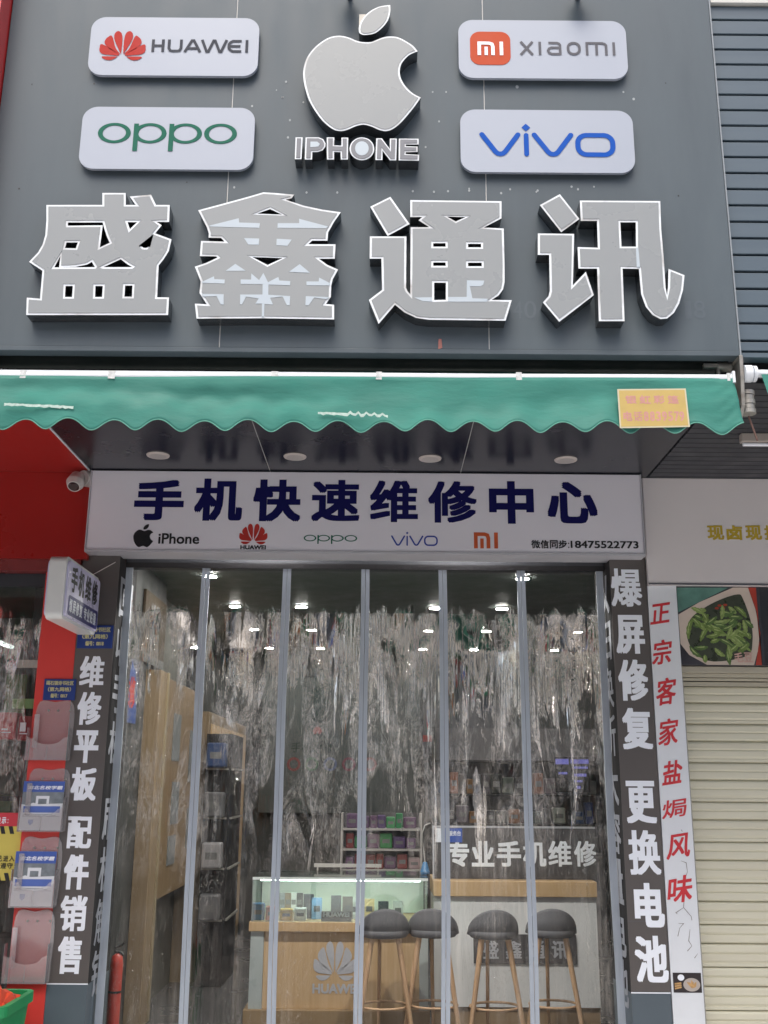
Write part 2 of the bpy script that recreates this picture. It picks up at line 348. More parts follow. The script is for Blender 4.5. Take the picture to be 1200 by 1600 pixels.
def struct(o): o['kind'] = 'structure'; return o
def stuff(o): o['kind'] = 'stuff'; return o

# ------------------------------------------------------------------ lettering
_tc = {}
def glyphs(body):
    if body in _tc: return _tc[body]
    c = bpy.data.curves.new('lettering', 'FONT'); c.body = body; c.resolution_u = 3
    o = bpy.data.objects.new('lettering', c); COL.objects.link(o)
    me = bpy.data.meshes.new_from_object(o.evaluated_get(bpy.context.evaluated_depsgraph_get()))
    vs = [(v.co.x, v.co.y) for v in me.vertices]; fs = [tuple(p.vertices) for p in me.polygons]
    fs2 = []
    for f in fs:
        a = sum(vs[f[i]][0]*vs[f[(i+1) % len(f)]][1]-vs[f[(i+1) % len(f)]][0]*vs[f[i]][1] for i in range(len(f)))
        fs2.append(f if a > 0 else f[::-1])
    bpy.data.objects.remove(o); bpy.data.curves.remove(c); bpy.data.meshes.remove(me)
    _tc[body] = (vs, fs2); return vs, fs2
def write(mb, fr, body, x0, x1, z0, z1, w=0.0, bold=0.0, slant=0.0, mi=0):
    """letters fitted to a box; bold thickens every stroke by that share of the letter height"""
    vs, fs = glyphs(body)
    ax, bx = min(v[0] for v in vs), max(v[0] for v in vs); ay, by = min(v[1] for v in vs), max(v[1] for v in vs)
    if len(body) == 1 and ord(body) > 0x3000: bold *= min(1.0, max(0.62, 78/len(vs)))     # dense characters have thinner strokes
    b = bold*(z1-z0); c = b*0.74 if len(vs) > 55 else b
    sx, sy = (x1-x0-2*b)/max(1e-6, bx-ax), (z1-z0-2*c)/max(1e-6, by-ay)
    sh = [(0, 0)]
    if b: sh += [(-b, -c), (b, -c), (b, c), (-b, c), (-b, 0), (b, 0), (0, c), (0, -c)]
    for k, (dx, dy) in enumerate(sh):
        pts = []
        for x, y in vs:
            v = z0+c+(y-ay)*sy+dy; u = x0+b+(x-ax)*sx+dx + slant*(v-z0)
            pts.append(fr(u, v, w+k*2.5e-5))
        mb.add(pts, fs, mi)
    return mb
def write_px(mb, body, x0, y0, x1, y1, Y, w=0.002, bold=0.0, slant=0.0):
    X0, X1, Z0, Z1 = bb(x0, y0, x1, y1, Y)
    return write(mb, front(Y), body, X0, X1, Z0, Z1, w, bold, slant)
def ribbon(mb, fr, pts, wd, w, closed=False, mi=0, rnd=False, taper=None):
    """a pen stroke of width wd along pts"""
    P = [Vector((p[0], p[1])) for p in pts]; n = len(P); L = []; R = []
    for i in range(n):
        a = P[i-1] if (closed or i) else P[i]; c = P[(i+1) % n] if (closed or i < n-1) else P[i]
        b = P[i]
        e1 = (b-a).normalized() if (b-a).length > 1e-9 else (c-b).normalized()
        e2 = (c-b).normalized() if (c-b).length > 1e-9 else e1
        n1, n2 = Vector((-e1.y, e1.x)), Vector((-e2.y, e2.x)); m = n1+n2
        m = n1 if m.length < 1e-3 else m.normalized()
        k = min(1/max(m.dot(n1), 0.3), 2.0); h = wd/2*(taper[i] if taper else 1)
        L.append(b+m*h*k); R.append(b-m*h*k)
    vs = [fr(p.x, p.y, w) for p in L] + [fr(p.x, p.y, w) for p in R]
    mb.add(vs, [(n+i, n+(i+1) % n, (i+1) % n, i) for i in range(n if closed else n-1)], mi)
    if rnd and not closed:
        for q, (cx) in enumerate((P[0], P[-1])):
            mb.cap(fr, [(cx.x+wd/2*math.cos(t*math.pi/7), cx.y+wd/2*math.sin(t*math.pi/7)) for t in range(14)], (), w+2e-5*(q+1), mi)
    return mb
def ell(cx, cy, rx, ry, n=40, a0=0.0, a1=2*math.pi):
    full = abs(a1-a0-2*math.pi) < 1e-6
    return [(cx+rx*math.cos(a0+(a1-a0)*i/(n if full else n-1)), cy+ry*math.sin(a0+(a1-a0)*i/(n if full else n-1))) for i in range(n)]
def rrect(x0, x1, z0, z1, r, n=8):
    o = []
    for cx, cz, a in ((x1-r, z1-r, 0), (x0+r, z1-r, 90), (x0+r, z0+r, 180), (x1-r, z0+r, 270)):
        for i in range(n+1):
            t = math.radians(a+90*i/n); o.append((cx+r*math.cos(t), cz+r*math.sin(t)))
    return o
def smooth_loop(pts, n=5, corners=()):
    """Catmull-Rom through a closed list; the listed indices stay sharp"""
    N = len(pts); out = []
    for i in range(N):
        p0, p1, p2, p3 = pts[i-1], pts[i], pts[(i+1) % N], pts[(i+2) % N]
        if i in corners: p0 = p1
        if (i+1) % N in corners: p3 = p2
        for k in range(n):
            t = k/n
            out.append(tuple(0.5*((2*p1[j])+(-p0[j]+p2[j])*t+(2*p0[j]-5*p1[j]+4*p2[j]-p3[j])*t*t+(-p0[j]+3*p1[j]-3*p2[j]+p3[j])*t**3) for j in (0, 1)))
    return out
# --- emblems drawn in a unit box and mapped by fit(x0,x1,z0,z1)
def fit(x0, x1, z0, z1): return lambda p: (x0+p[0]*(x1-x0), z0+p[1]*(z1-z0))
PETALS = [[(.46,.00),(.44,.35),(.42,.62),(.34,.98),(.27,.86),(.29,.60)], ]
def petal_emblem(mb, fr, x0, x1, z0, z1, w):
    """eight petals fanned about the bottom centre"""
    f = fit(x0, x1, z0, z1)
    half = [ [(.475,.20),(.485,.55),(.475,.80),(.44,.95),(.37,1.0),(.31,.93),(.295,.80),(.33,.62)],
             [(.455,.20),(.35,.42),(.25,.82),(.17,.80),(.105,.68),(.11,.55),(.22,.38)][::-1],
             [(.44,.185),(.06,.54),(.0,.42),(.015,.28),(.10,.20),(.25,.175)][::-1],
             [(.41,.125),(.08,.125),(.115,.04),(.20,.0),(.30,.02)] ]
    for h in half:
        q = smooth_loop(h, 5, (0,))
        a = [f(p) for p in q]; b = [f((1-p[0], p[1])) for p in q]
        mb.cap(fr, a, (), w); mb.cap(fr, b, (), w)
    return mb
APPLE_BODY = [(550,362),(500,340),(440,323),(380,320),(310,335),(240,375),(170,435),(115,510),(88,585),(78,660),(90,760),(125,880),(175,975),(240,1065),(300,1122),(360,1160),(420,1170),(480,1155),(550,1125),(620,1112),(690,1130),(760,1160),(820,1170),(880,1150),(950,1095),(1020,1015),(1080,940),(1128,870),(1060,835),(1000,780),(955,710),(940,640),(955,570),(1000,512),(1040,482),(1100,458),(1060,410),(1000,370),(930,335),(860,325),(790,335),(730,358),(680,376),(610,376)]
APPLE_LEAF = [(855,45),(855,110),(835,180),(790,240),(730,290),(670,308),(610,310),(578,292),(575,250),(595,190),(640,130),(700,85),(770,55)]
BODY = smooth_loop(APPLE_BODY, 3, (27, 35)); LEAF = smooth_loop(APPLE_LEAF, 3, (0, 7))
def fruit_emblem(mb, fr, x0, x1, z0, z1, w):
    f = lambda p: (x0+(p[0]-78)/(1128-78)*(x1-x0), z1-(p[1]-45)/(1170-45)*(z1-z0))
    mb.cap(fr, [f(p) for p in BODY], (), w); mb.cap(fr, [f(p) for p in LEAF], (), w); return mb
def oppo(mb, fr, x0, x1, z0, z1, w, t, old=False):
    W_, H_ = x1-x0, z1-z0; d = H_*0.28; rw = W_*0.118
    cs = [0.118, 0.375, 0.63, 0.882]
    zc = z0+d+(H_-d)/2; rz = (H_-d)/2
    for i, c in enumerate(cs):
        X = x0+c*W_
        mb.prism(fr, ell(X, zc, rw, rz, 48), 0, w+i*3e-5, [ell(X, zc, rw-t*1.25, rz-t*0.75, 48)])
    for i, (c, s) in enumerate(((cs[1], -1), (cs[2], -1))):
        X = x0+c*W_+s*(rw-t*0.6)
        ribbon(mb, fr, [(X, z0), (X, z1-H_*0.02)], t*1.25, w+2e-4)
    return mb
def vivo(mb, fr, x0, x1, z0, z1, w, t):
    W_, H_ = x1-x0, z1-z0; top = z0+H_*0.73-t/2; bot = z0+t/2
    def vee(a, b, ww):
        m = (a+b)/2; r = (b-a)*0.09
        pts = [(a, top), (m-r*1.5, bot+H_*.07), (m-r*.8, bot+H_*.015), (m, bot), (m+r*.8, bot+H_*.015), (m+r*1.5, bot+H_*.07), (b, top)]
        ribbon(mb, fr, pts, t, ww, rnd=True)
    vee(x0+t/2, x0+W_*0.285, w); vee(x0+W_*0.405, x0+W_*0.675, w+6e-5)
    X = x0+W_*0.345; ribbon(mb, fr, [(X, bot), (X, top-t*0.1)], t*.95, w+1.2e-4, rnd=True)
    s = t*0.85; zt = z1-s; mb.cap(fr, [(X, zt-s), (X+s, zt), (X, zt+s), (X-s, zt)], (), w)
    o = rrect(x0+W_*0.705, x1, z0, top+t/2, (top+t/2-z0)*0.42)
    ribbon(mb, fr, inset(o, t/2), t, w+2e-4, closed=True)
    return mb
def mi_mark(mb, fr, x0, x1, z0, z1, w, t):
    r = (x1-x0)*0.16
    ribbon(mb, fr, [(x0+t/2, z0), (x0+t/2, z1-t/2), (x0+(x1-x0)*.60-r, z1-t/2), (x0+(x1-x0)*.60-r*.25, z1-t/2-r*.25), (x0+(x1-x0)*.60, z1-t/2-r), (x0+(x1-x0)*.60, z0)], t, w)
    ribbon(mb, fr, [(x0+(x1-x0)*.335, z0), (x0+(x1-x0)*.335, z0+(z1-z0)*.62)], t*.92, w)
    ribbon(mb, fr, [(x1-t/2, z0), (x1-t/2, z1)], t, w); return mb

# ================================================================== SETTING
struct(MB().box(-40, 40, -5.0, 5.6, -0.3, 0.0).build('pavement', M['paving']))
struct(MB().box(-40, 40, -13.0, -5.0, -0.4, -0.14).build('road', M['asphalt']))
struct(MB().box(-40, 40, -18, -13.0, -0.3, 0.0).build('far_pavement', M['paving']))
struct(MB().box(-200, 200, -200, 200, -0.6, -0.42).build('ground', M['paving']))
struct(MB().box(-2.6, 2.6, 5.6, 11.8, -0.1, 0.004).build('shop_floor', M['tilef']))
struct(MB().box(-5.5, -2.62, 5.6, 9.5, -0.1, 0.004).build('next_shop_floor', M['tilef']))

# our building: upper wall, roof slab and the shop's inner shell
b = thing('shop_building', 'grey two storey shop building carrying the big sign and canopy', 'building', (0, 8, 0))
mb = MB(); mb.box(-2.1, 1.9, 4.45, 12.2, 3.75, 6.4); mb.build('upper_wall', M['iwalld'], b)
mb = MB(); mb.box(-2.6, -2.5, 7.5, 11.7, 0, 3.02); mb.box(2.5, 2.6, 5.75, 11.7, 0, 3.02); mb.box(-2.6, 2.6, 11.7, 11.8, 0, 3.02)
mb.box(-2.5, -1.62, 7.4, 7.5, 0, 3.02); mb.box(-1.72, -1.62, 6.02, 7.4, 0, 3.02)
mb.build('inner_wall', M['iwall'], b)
MB().box(-2.6, 2.6, 5.72, 11.8, 3.02, 3.1).build('inner_ceiling', M['iceil'], b)
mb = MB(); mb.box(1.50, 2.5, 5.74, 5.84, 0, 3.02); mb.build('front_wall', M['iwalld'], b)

# ================================================================== BIG SIGN FASCIA
FY = 3.88
f = thing('sign_fascia', 'wide dark grey aluminium sign board above the green awning', 'sign board', (0, FY, 3.3))
xs = [-1.71, at(357, 270, FY).x, at(759, 270, FY).x, 1.462]
ztop, zbot = 5.35, 3.335
for i in range(3):
    MB().box(xs[i]+(0.0022 if i else 0), xs[i+1]-(0.0022 if i < 2 else 0), FY, FY+0.05, zbot, ztop).build('panel', M['fascia'], f, bevel=0.0015)
for x in xs[1:3]: MB().box(x-0.004, x+0.004, FY+0.0025, FY+0.006, zbot, ztop).build('joint_sealant', M['seam'], f)
MB().box(xs[0], xs[3], FY-0.004, FY+0.055, zbot-0.022, zbot-0.001).build('lower_trim', M['fascia'], f, bevel=0.002)
MB().box(xs[3]+0.001, xs[3]+0.007, FY-0.002, FY+0.05, zbot-0.022, ztop).build('edge_trim', plain('edge_grey', (0.25, 0.28, 0.30), 0.4), f)
# old screw plugs and paint specks left by earlier signs
mb = MB(); fr = front(FY)
for (x, y, r) in [(447,128,2.0),(442,152,1.6),(432,141,1.2),(474,160,1.8),(453,188,2),(450,215,2),(697,144,1.6),(676,144,1.6),(686,190,1.8),(665,230,1.8),(990,155,2.4),(974,144,1.8),(733,295,1.6),(797,296,1.8),(893,292,2),(903,296,2),(928,292,1.6),(678,300,2),(700,299,2),(733,298,2),(645,299,2),(783,302,2),(366,293,2),(479,301,2),(527,301,2),(394,166,2),(441,152,1.5),(840,298,2),(838,300,1.6),(808,136,3)]:
    p = at(x, y, FY); mb.cap(fr, ell(p.x, p.z, r*.0024, r*.003, 8), (), 0.0012)
mb.build('filler_spot', plain('filler_grey', (.36, .39, .40), .6), f)
mb = MB()
for (x, y, r) in [(50,132,1.4),(147,131,1.4),(300,205,1.2),(292,285,1.2),(30,295,1.6),(1060,306,1.4),(1040,130,1.2)]:
    p = at(x, y, FY); mb.cap(fr, ell(p.x, p.z, r*.0026, r*.003, 8), (), 0.0012)
mb.build('screw_hole', M['black'], f)
mb = MB()   # ghost of removed lettering beside the last character
for ch, x0, x1 in (('4', 802, 816), ('0', 819, 838), ('0', 890, 905), ('1', 1070, 1080), ('8', 1084, 1102)):
    write_px(mb, ch, x0, 470, x1, 498, FY, 0.0008, 0.0)
mb.build('ghost_lettering', M['blugrey'], f)
mb = MB(); X0, X1, Z0, Z1 = bb(683, 530, 691, 546, FY)
mb.cap(front(FY), [(X0+.004, Z0), (X1, Z0+.006), (X1-.003, Z1), (X0+.006, Z1)], (), 0.002)
mb.build('paper_scrap', plain('faded_red_paper', (0.42, 0.17, 0.14), 0.7, var=0.2, vscale=60), f)

# ---- brand plates
def plate(name, px, label):
    X0, X1, Z0, Z1 = bb(*px, FY-0.03)
    t = thing(name, label, 'sign plate', ((X0+X1)/2, FY, Z0), 'white brand plates on the grey sign board')
    mb = MB(); mb.prism(front(FY), rrect(X0, X1, Z0, Z1, 0.066, 10), 0.015, 0.03); mb.build('plate', M['white'], t, bevel=0.003)
    mb = MB(); mb.prism(front(FY), rrect(X0+.02, X1-.02, Z0+.02, Z1-.02, 0.05, 8), 0.0005, 0.0145); mb.build('spacer', M['trimdark'], t)
    return t
PY = FY-0.03
t = plate('brand_plate', (140, 27.5, 404, 118), 'white rounded plate with the red petal emblem, upper left on the grey board')
fr = front(PY)
petal_emblem(MB(), fr, *bb(156, 49, 228, 94.5, PY), 0.002).build('emblem', M['red_e'], t)
mb = MB()
X0, X1, Z0, Z1 = bb(237, 62.5, 388, 82, PY); W_ = X1-X0; H_ = Z1-Z0; th = H_*0.19
g = lambda u, v: (X0+u*W_, Z0+v*H_)
k = [0]
def st(*pts, **kw): k[0] += 1; ribbon(mb, fr, [g(*p) for p in pts], th, 0.002+k[0]*2e-5, **kw)
st((.015,0),(.015,1)); st((.118,0),(.118,1)); st((.015,.5),(.118,.5))
st((.18,1),(.18,.3),(.195,.12),(.215,.09),(.27,.09),(.29,.12),(.305,.3),(.305,1))
st((.345,0),(.415,.93),(.435,.93),(.505,0)); st((.375,.3),(.475,.3))
st((.52,1),(.572,.06),(.59,.06),(.64,.93),(.655,.93),(.705,.06),(.722,.06),(.775,1))
st((.93,.91),(.84,.91),(.815,.80),(.80,.65),(.80,.35),(.815,.2),(.84,.09),(.93,.09)); st((.80,.5),(.92,.5)); st((.985,0),(.985,1))
mb.build('lettering', M['ink'], t)
t = plate('brand_plate', (126, 167.6, 397, 264.5), 'white rounded plate with thin green round letters, lower left on the grey board')
oppo(MB(), fr, *bb(152.5, 193, 370, 236.5, PY), 0.002, 0.0165).build('lettering', M['green_e'], t)
t = plate('brand_plate', (716.5, 32, 979.5, 122.5), 'white rounded plate with an orange square emblem and grey letters')
X0, X1, Z0, Z1 = bb(734.5, 50, 797.5, 101.5, PY)
MB().prism(fr, rrect(X0, X1, Z0, Z1, 0.045, 10), 0, 0.002).build('emblem', M['orange'], t)
mi_mark(MB(), fr, *bb(746, 66, 786, 87, PY), 0.004, 0.0155).build('emblem_mark', M['whitelet'], t)
mb = MB(); X0, X1, Z0, Z1 = bb(812, 66, 962, 86.5, PY); W_ = X1-X0; H_ = Z1-Z0; th = H_*0.17; k[0] = 0
st((.01,1),(.135,0)); st((.135,1),(.01,0)); st((.21,0),(.21,1))
st((.30,.92),(.39,.92),(.41,.86),(.42,.75),(.42,0)); st((.42,.56),(.33,.56),(.305,.48),(.295,.32),(.305,.16),(.33,.08),(.42,.08))
o = [g(*p) for p in rrect(.485, .635, .0, 1.0, .0)]
xx0, zz0 = g(.49, 0.0); xx1, zz1 = g(.635, 1.0); ribbon(mb, fr, inset(rrect(xx0, xx1, zz0, zz1, H_*.42), th/2), th, 0.0026, closed=True)
st((.70,0),(.70,.92),(.86,.92),(.885,.87),(.90,.75),(.90,0)); st((.80,.92),(.80,0)); st((.98,0),(.98,1))
mb.build('lettering', M['greyink'], t)
t = plate('brand_plate', (719.5, 172, 990.5, 269.5), 'white rounded plate with thick blue letters, lower right on the grey board')
vivo(MB(), fr, *bb(749, 194, 961, 245, PY), 0.002, 0.0225).build('lettering', M['blue_e'], t)

# ---- raised channel letters
LY = 3.81
def px_loop(pts, org, sc, Y): return [(lambda q: (q.x, q.z))(at(org[0]+p[0]/sc, org[1]+p[1]/sc, Y)) for p in pts]
def channel(name, label, cat, org, sc, outlines, holes=(), solid_holes=(), infill=(), group=None, rim=0.0088, facem='face', face_name='face'):
    """raised box letter: dark side walls, a bright rim plate and a grey face; every outline traced on the front plane Y=LY"""
    outs = [px_loop(o, org, sc, LY) for o in outlines]
    hs = [px_loop(h, org, sc, LY) for h in holes]; sh = [px_loop(h, org, sc, LY) for h in solid_holes]
    zs = [p[1] for o in outs for p in o]; xs_ = [p[0] for o in outs for p in o]
    t = thing(name, label, cat, (sum(xs_)/len(xs_), FY, min(zs)), group)
    fr = front(LY)
    for o in outs:
        side = MB(); rm = MB(); fc = MB()
        mine = [h for h in hs if inside(h[0], o)]; mine_s = [h for h in sh if inside(h[0], o)]
        voids = [inset(h, rim) for h in mine]
        side.wall(fr, o, -(FY-LY)+0.001, -0.001)
        for v in voids: side.wall(fr, v, -(FY-LY)+0.001, -0.001, 0, False)
        rm.cap(fr, o, voids, 0.0)
        rm.wall(fr, o, -0.001, 0.0)
        face = inset(o, rim)
        fc.prism(fr, face, 0.0002, 0.0025, mine + mine_s)
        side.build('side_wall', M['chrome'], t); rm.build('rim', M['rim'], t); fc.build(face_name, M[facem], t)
    if infill:
        for i, q in enumerate(infill): MB().prism(fr, px_loop(q, org, sc, LY), 0.0026, 0.0035+i*4e-5).build('infill', M['infill'], t)
    return t
def inside(p, poly):
    c = False; n = len(poly)
    for i in range(n):
        a, b_ = poly[i], poly[(i+1) % n]
        if (a[1] > p[1]) != (b_[1] > p[1]) and p[0] < (b_[0]-a[0])*(p[1]-a[1])/(b_[1]-a[1])+a[0]: c = not c
    return c
GRP = 'large raised silver characters of the main sign'
channel('channel_letter', 'first large raised silver character, far left, over a wide base with three square holes', 'sign letter', (35, 290), 4.8,
  [[(180,145),(600,145),(600,55),(775,55),(775,145),(850,145),(805,82),(965,68),(1002,145),(1105,145),(1100,272),(1005,272),(1045,297),(995,358),(1118,403),(1098,490),(1060,550),(1022,598),(1010,838),(1100,838),(1092,970),(28,970),(33,840),(132,848),(150,638),(50,572),(118,500),(152,440),(172,370),(180,260)]],
  [[(325,262),(615,262),(630,320),(650,380),(675,435),(562,488),(585,312),(325,315)],
   [(768,260),(895,260),(798,355)], [(318,412),(437,412),(412,485),(300,482)],
   [(985,365),(960,462),(935,482),(900,480),(872,455)],
   [(297,490),(292,598),(400,594),(480,578),(527,552),(562,610),(552,626),(212,628)],
   [(740,535),(800,580),(852,607),(825,626),(600,626),(572,612)],
   [(308,738),(395,738),(388,850),(302,850)], [(532,738),(620,738),(613,850),(528,850)], [(755,735),(843,735),(836,848),(748,848)]], group=GRP)
channel('channel_letter', 'second large raised silver character, tent shaped roof over crowded pale strokes', 'sign letter', (295, 290), 4.8,
  [[(70,185),(240,140),(440,85),(560,50),(640,55),(790,68),(770,95),(725,105),(860,150),(1000,180),(1140,200),(1090,270),(1045,350),(1040,412),(925,412),(895,440),(1100,440),(1095,548),(975,548),(1040,595),(1120,630),(1080,700),(1068,750),(1065,835),(1028,888),(1090,893),(1090,1003),(560,994),(58,997),(45,885),(135,890),(80,805),(90,720),(45,608),(130,580),(215,540),(205,530),(83,528),(92,415),(268,420),(242,392),(148,390),(150,360),(135,310)]],
  [[(610,160),(740,228),(470,218)], [(437,525),(745,535),(590,612)]],
  infill=[[(150,305),(375,248),(378,280),(533,285),(530,320),(165,310)], [(828,252),(1045,310),(1030,322),(665,320),(668,285),(828,285)],
   [(415,397),(528,400),(525,447),(447,445)], [(660,402),(772,408),(740,455),(657,450)], [(350,590),(428,642),(278,642)], [(832,592),(910,657),(752,650)],
   [(100,725),(190,683),(192,705),(270,708),(268,737),(100,732)],
   [(390,707),(468,708),(470,662),(528,712),(560,658),(595,728),(672,688),(680,715),(762,720),(760,750),(598,745),(597,822),(760,832),(757,900),(735,898),(705,835),(610,845),(632,895),(568,890),(565,990),(548,990),(550,888),(500,888),(525,850),(430,835),(400,893),(385,893),(387,820),(553,820),(555,742),(390,740)],
   [(883,722),(975,722),(978,693),(1060,735),(1055,752),(883,750)], [(95,815),(262,818),(262,895),(240,893),(210,832),(110,835)],
   [(878,832),(1060,840),(1030,855),(940,842),(900,900),(875,900)]], group=GRP)
channel('channel_letter', 'third large raised silver character with a separate slanted dot and four slot windows', 'sign letter', (570, 295), 5.0,
  [[(42,140),(200,62),(350,275),(178,368)],
   [(40,372),(325,372),(322,772),(334,800),(356,826),(358,300),(505,300),(420,245),(450,220),(355,220),(355,88),(1068,97),(1068,230),(928,303),(1085,310),(1092,600),(1092,730),(1080,785),(1045,832),(990,868),(1148,870),(1100,1030),(500,1022),(400,1008),(310,965),(236,905),(108,1055),(32,868),(135,790),(130,545),(38,545)]],
  [[(600,205),(828,213),(710,272)], [(518,410),(648,410),(648,467),(518,467)], [(790,415),(925,415),(925,472),(790,472)],
   [(518,560),(648,560),(648,617),(518,617)], [(790,562),(930,562),(930,620),(790,620)], [(525,718),(650,718),(650,882),(525,885)]],
  infill=[[(385,852),(525,850),(525,885),(450,880)], [(797,718),(933,720),(925,750),(905,764),(820,764),(840,858),(960,862),(955,885),(650,885),(650,848),(795,848)]], group=GRP)
channel('channel_letter', 'fourth large raised silver character ending in a long hooked stroke at far right', 'sign letter', (830, 295), 4.8,
  [[(65,122),(215,40),(362,226),(225,325)],
   [(50,335),(322,338),(312,725),(410,622),(470,797),(210,997),(88,852),(130,805),(140,765),(135,495),(50,495)],
   [(365,88),(968,92),(975,300),(992,500),(1008,740),(1019,802),(1026,740),(1030,600),(1150,648),(1138,760),(1110,860),(1070,930),(1020,972),(970,977),(910,945),(860,885),(825,790),(808,600),(685,598),(700,992),(508,992),(495,598),(355,598),(348,437),(500,442),(494,240),(372,240)]],
  [[(652,237),(800,237),(802,448),(662,448)]],
  infill=[[(784,445),(802,445),(815,590),(790,590)]], group=GRP)
t = channel('fruit_channel_sign', 'raised silver bitten fruit emblem with a leaf, top centre of the grey board', 'sign emblem', (460, 0), 5.714, [BODY], rim=0.0082)
leaf = px_loop(LEAF, (460, 0), 5.714, LY); fr = front(LY)
mb = MB(); mb.wall(fr, leaf, -(FY-LY)+0.001, -0.001); mb.build('leaf_side_wall', M['chrome'], t)
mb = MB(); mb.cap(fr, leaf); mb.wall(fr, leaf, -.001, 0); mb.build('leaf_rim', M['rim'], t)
MB().prism(fr, inset(leaf, 0.0075), 0.0002, 0.0025).build('leaf_face', M['face'], t)
mb = MB(); a = at(569, 55, FY); mb.box(a.x-0.022, a.x+0.022, LY+0.01, FY-0.001, a.z-0.02, a.z+0.06); mb.build('stem_bracket', M['metal'], t)
X0, X1, Z0, Z1 = bb(543, 68, 604, 126, LY)
E_ = ell
caps = dict(I=[(65,80),(125,80),(115,265),(58,265)], P=[(150,80),(262,80),(300,95),(320,130),(318,160),(295,190),(255,203),(207,205),(205,268),(143,268)],
  H=[(330,80),(395,80),(392,148),(455,150),(455,82),(513,82),(510,268),(450,268),(448,205),(392,203),(392,268),(333,268)],
  O=[(630+105*math.cos(a*math.pi/18), 177+97*math.sin(a*math.pi/18)) for a in range(36)],
  N=[(752,88),(800,88),(868,180),(868,90),(928,90),(922,275),(868,275),(805,190),(805,272),(745,272)],
  E=[(945,90),(1113,92),(1113,140),(1005,140),(1005,155),(1105,158),(1105,203),(1005,205),(1002,222),(1118,228),(1115,278),(943,275)])
inf = dict(P=[[(192,120),(250,120),(272,140),(258,162),(190,167)]], O=[[(630+58*math.cos(a*math.pi/14), 177+60*math.sin(a*math.pi/14)) for a in range(28)]])
desc = dict(I='small raised capital letter I, leftmost of the six letters below the fruit emblem', P='small raised capital letter P below the fruit emblem',
  H='small raised capital letter H below the fruit emblem', O='small raised round letter O with a pale centre below the fruit emblem',
  N='small raised capital letter N below the fruit emblem', E='small raised capital letter E, rightmost of the six below the fruit emblem')
for q in 'IPHONE':
    channel('capital_letter', desc[q], 'sign letter', (450, 200), 5.4545, [caps[q]], infill=inf.get(q, ()), group='small raised capitals under the fruit emblem', rim=0.0058, facem='facedk')

# small floodlights on the board's upper edge (only their lower tips reach into view)
for i, px in enumerate((546, 905)):
    p = at(px, 4, FY-0.03)
    t = thing('floodlight', ['small dark floodlight above the fruit emblem at the board top', 'small dark floodlight above the board top, right of centre'][i], 'lamp', (p.x, FY, p.z), 'floodlights along the board top')
    mb = MB(); mb.tube((p.x, FY-0.002, p.z+0.05), (p.x, FY-0.05, p.z+0.05), 0.012); mb.build('arm', M['trimdark'], t)
    mb = MB(); mb.box(p.x-0.035, p.x+0.035, FY-0.14, FY-0.05, p.z+0.0, p.z+0.06); mb.build('housing', M['trimdark'], t, bevel=0.008)

# ================================================================== CANOPY SOFFIT
SZ = 3.305
s = thing('canopy_soffit', 'glossy charcoal soffit panels with thin seams above the lower sign', 'soffit', (0, 4.8, SZ))
sx = [-1.668, -0.648, 0.433, 1.50]
for i in range(3):
    MB().box(sx[i]+(0.002 if i else 0), sx[i+1]-(0.002 if i < 2 else 0), 4.12, 5.70, SZ, SZ+0.03).build('panel', M['soffit'], s, bevel=0.001)
for x in sx[1:3]: MB().box(x-0.003, x+0.003, 4.12, 5.60, SZ+0.003, SZ+0.008).build('joint_sealant', M['seam'], s)
MB().box(-1.675, -1.6695, 4.12, 5.58, SZ-0.006, SZ+0.03).build('edge_trim', M['alu'], s)
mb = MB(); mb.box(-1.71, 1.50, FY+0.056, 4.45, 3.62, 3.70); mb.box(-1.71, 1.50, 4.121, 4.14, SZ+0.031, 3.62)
mb.build('recess_lining', plain('recess_shade', (0.006, 0.007, 0.008), 0.8), s)  # near-black colour stands in for the deep shade of the recess
for i, (x, y) in enumerate(((247, 711), (461, 713), (672, 716), (884, 718))):
    p = at(x, y, Z=SZ)
    lab = ['unlit round downlight in the charcoal soffit, nearest the security camera', 'unlit round downlight in the soffit, second from the left', 'unlit round downlight in the soffit, third from the left', 'unlit round downlight in the soffit, furthest right, below the yellow sticker'][i]
    t = thing('soffit_downlight', lab, 'downlight', (p.x, p.y, SZ), 'downlights in the canopy soffit')
    MB().lathe([(0.052, -0.008), (0.060, -0.006), (0.062, -0.001)], (p.x, p.y, SZ), 28).build('ring', M['ring'], t)
    MB().lathe([(0.046, -0.0095), (0.046, -0.0082)], (p.x, p.y, SZ), 28).build('lens', M['lens'], t)

# ================================================================== AWNING
AY = 3.90
aw = thing('awning', 'rolled in green shop awning with a scalloped valance and white front bar', 'awning', (0, AY, 3.0))
zl = at(0, 587, AY).z; zr = at(1140, 591.5, AY).z
XL, XR = -2.9, 1.425
zb = lambda x: zl + (zr-zl)*(x-at(0, 587, AY).x)/(1.437-at(0, 587, AY).x)
mb = MB(); mb.tube((XL, AY, zb(XL)), (XR, AY, zb(XR)), 0.0165, n=16)
mb.box(XL, XR, AY-0.010, AY+0.02, zb(0)-0.0155, zb(0)+0.0155)
mb.build('front_bar', M['alu'], aw)
for px, wd in ((38, 10), (176, 12), (430, 12), (592, 10), (810, 10), (1136, 5)):
    p = at(px, 588, AY)
    MB().box(p.x-wd*.0012, p.x+wd*.0012, AY-0.0180, AY+0.0, zb(p.x)-0.017, zb(p.x)+0.017).build('tape_mark', plain('tape_grey', (0.62, 0.64, 0.63), 0.5, var=0.25, vscale=80), aw)
low0 = at(285, 683, AY).x; per = (at(912, 683, AY).x-low0)/9.0
nx = 420; nz = 14; vs = []; fs = []
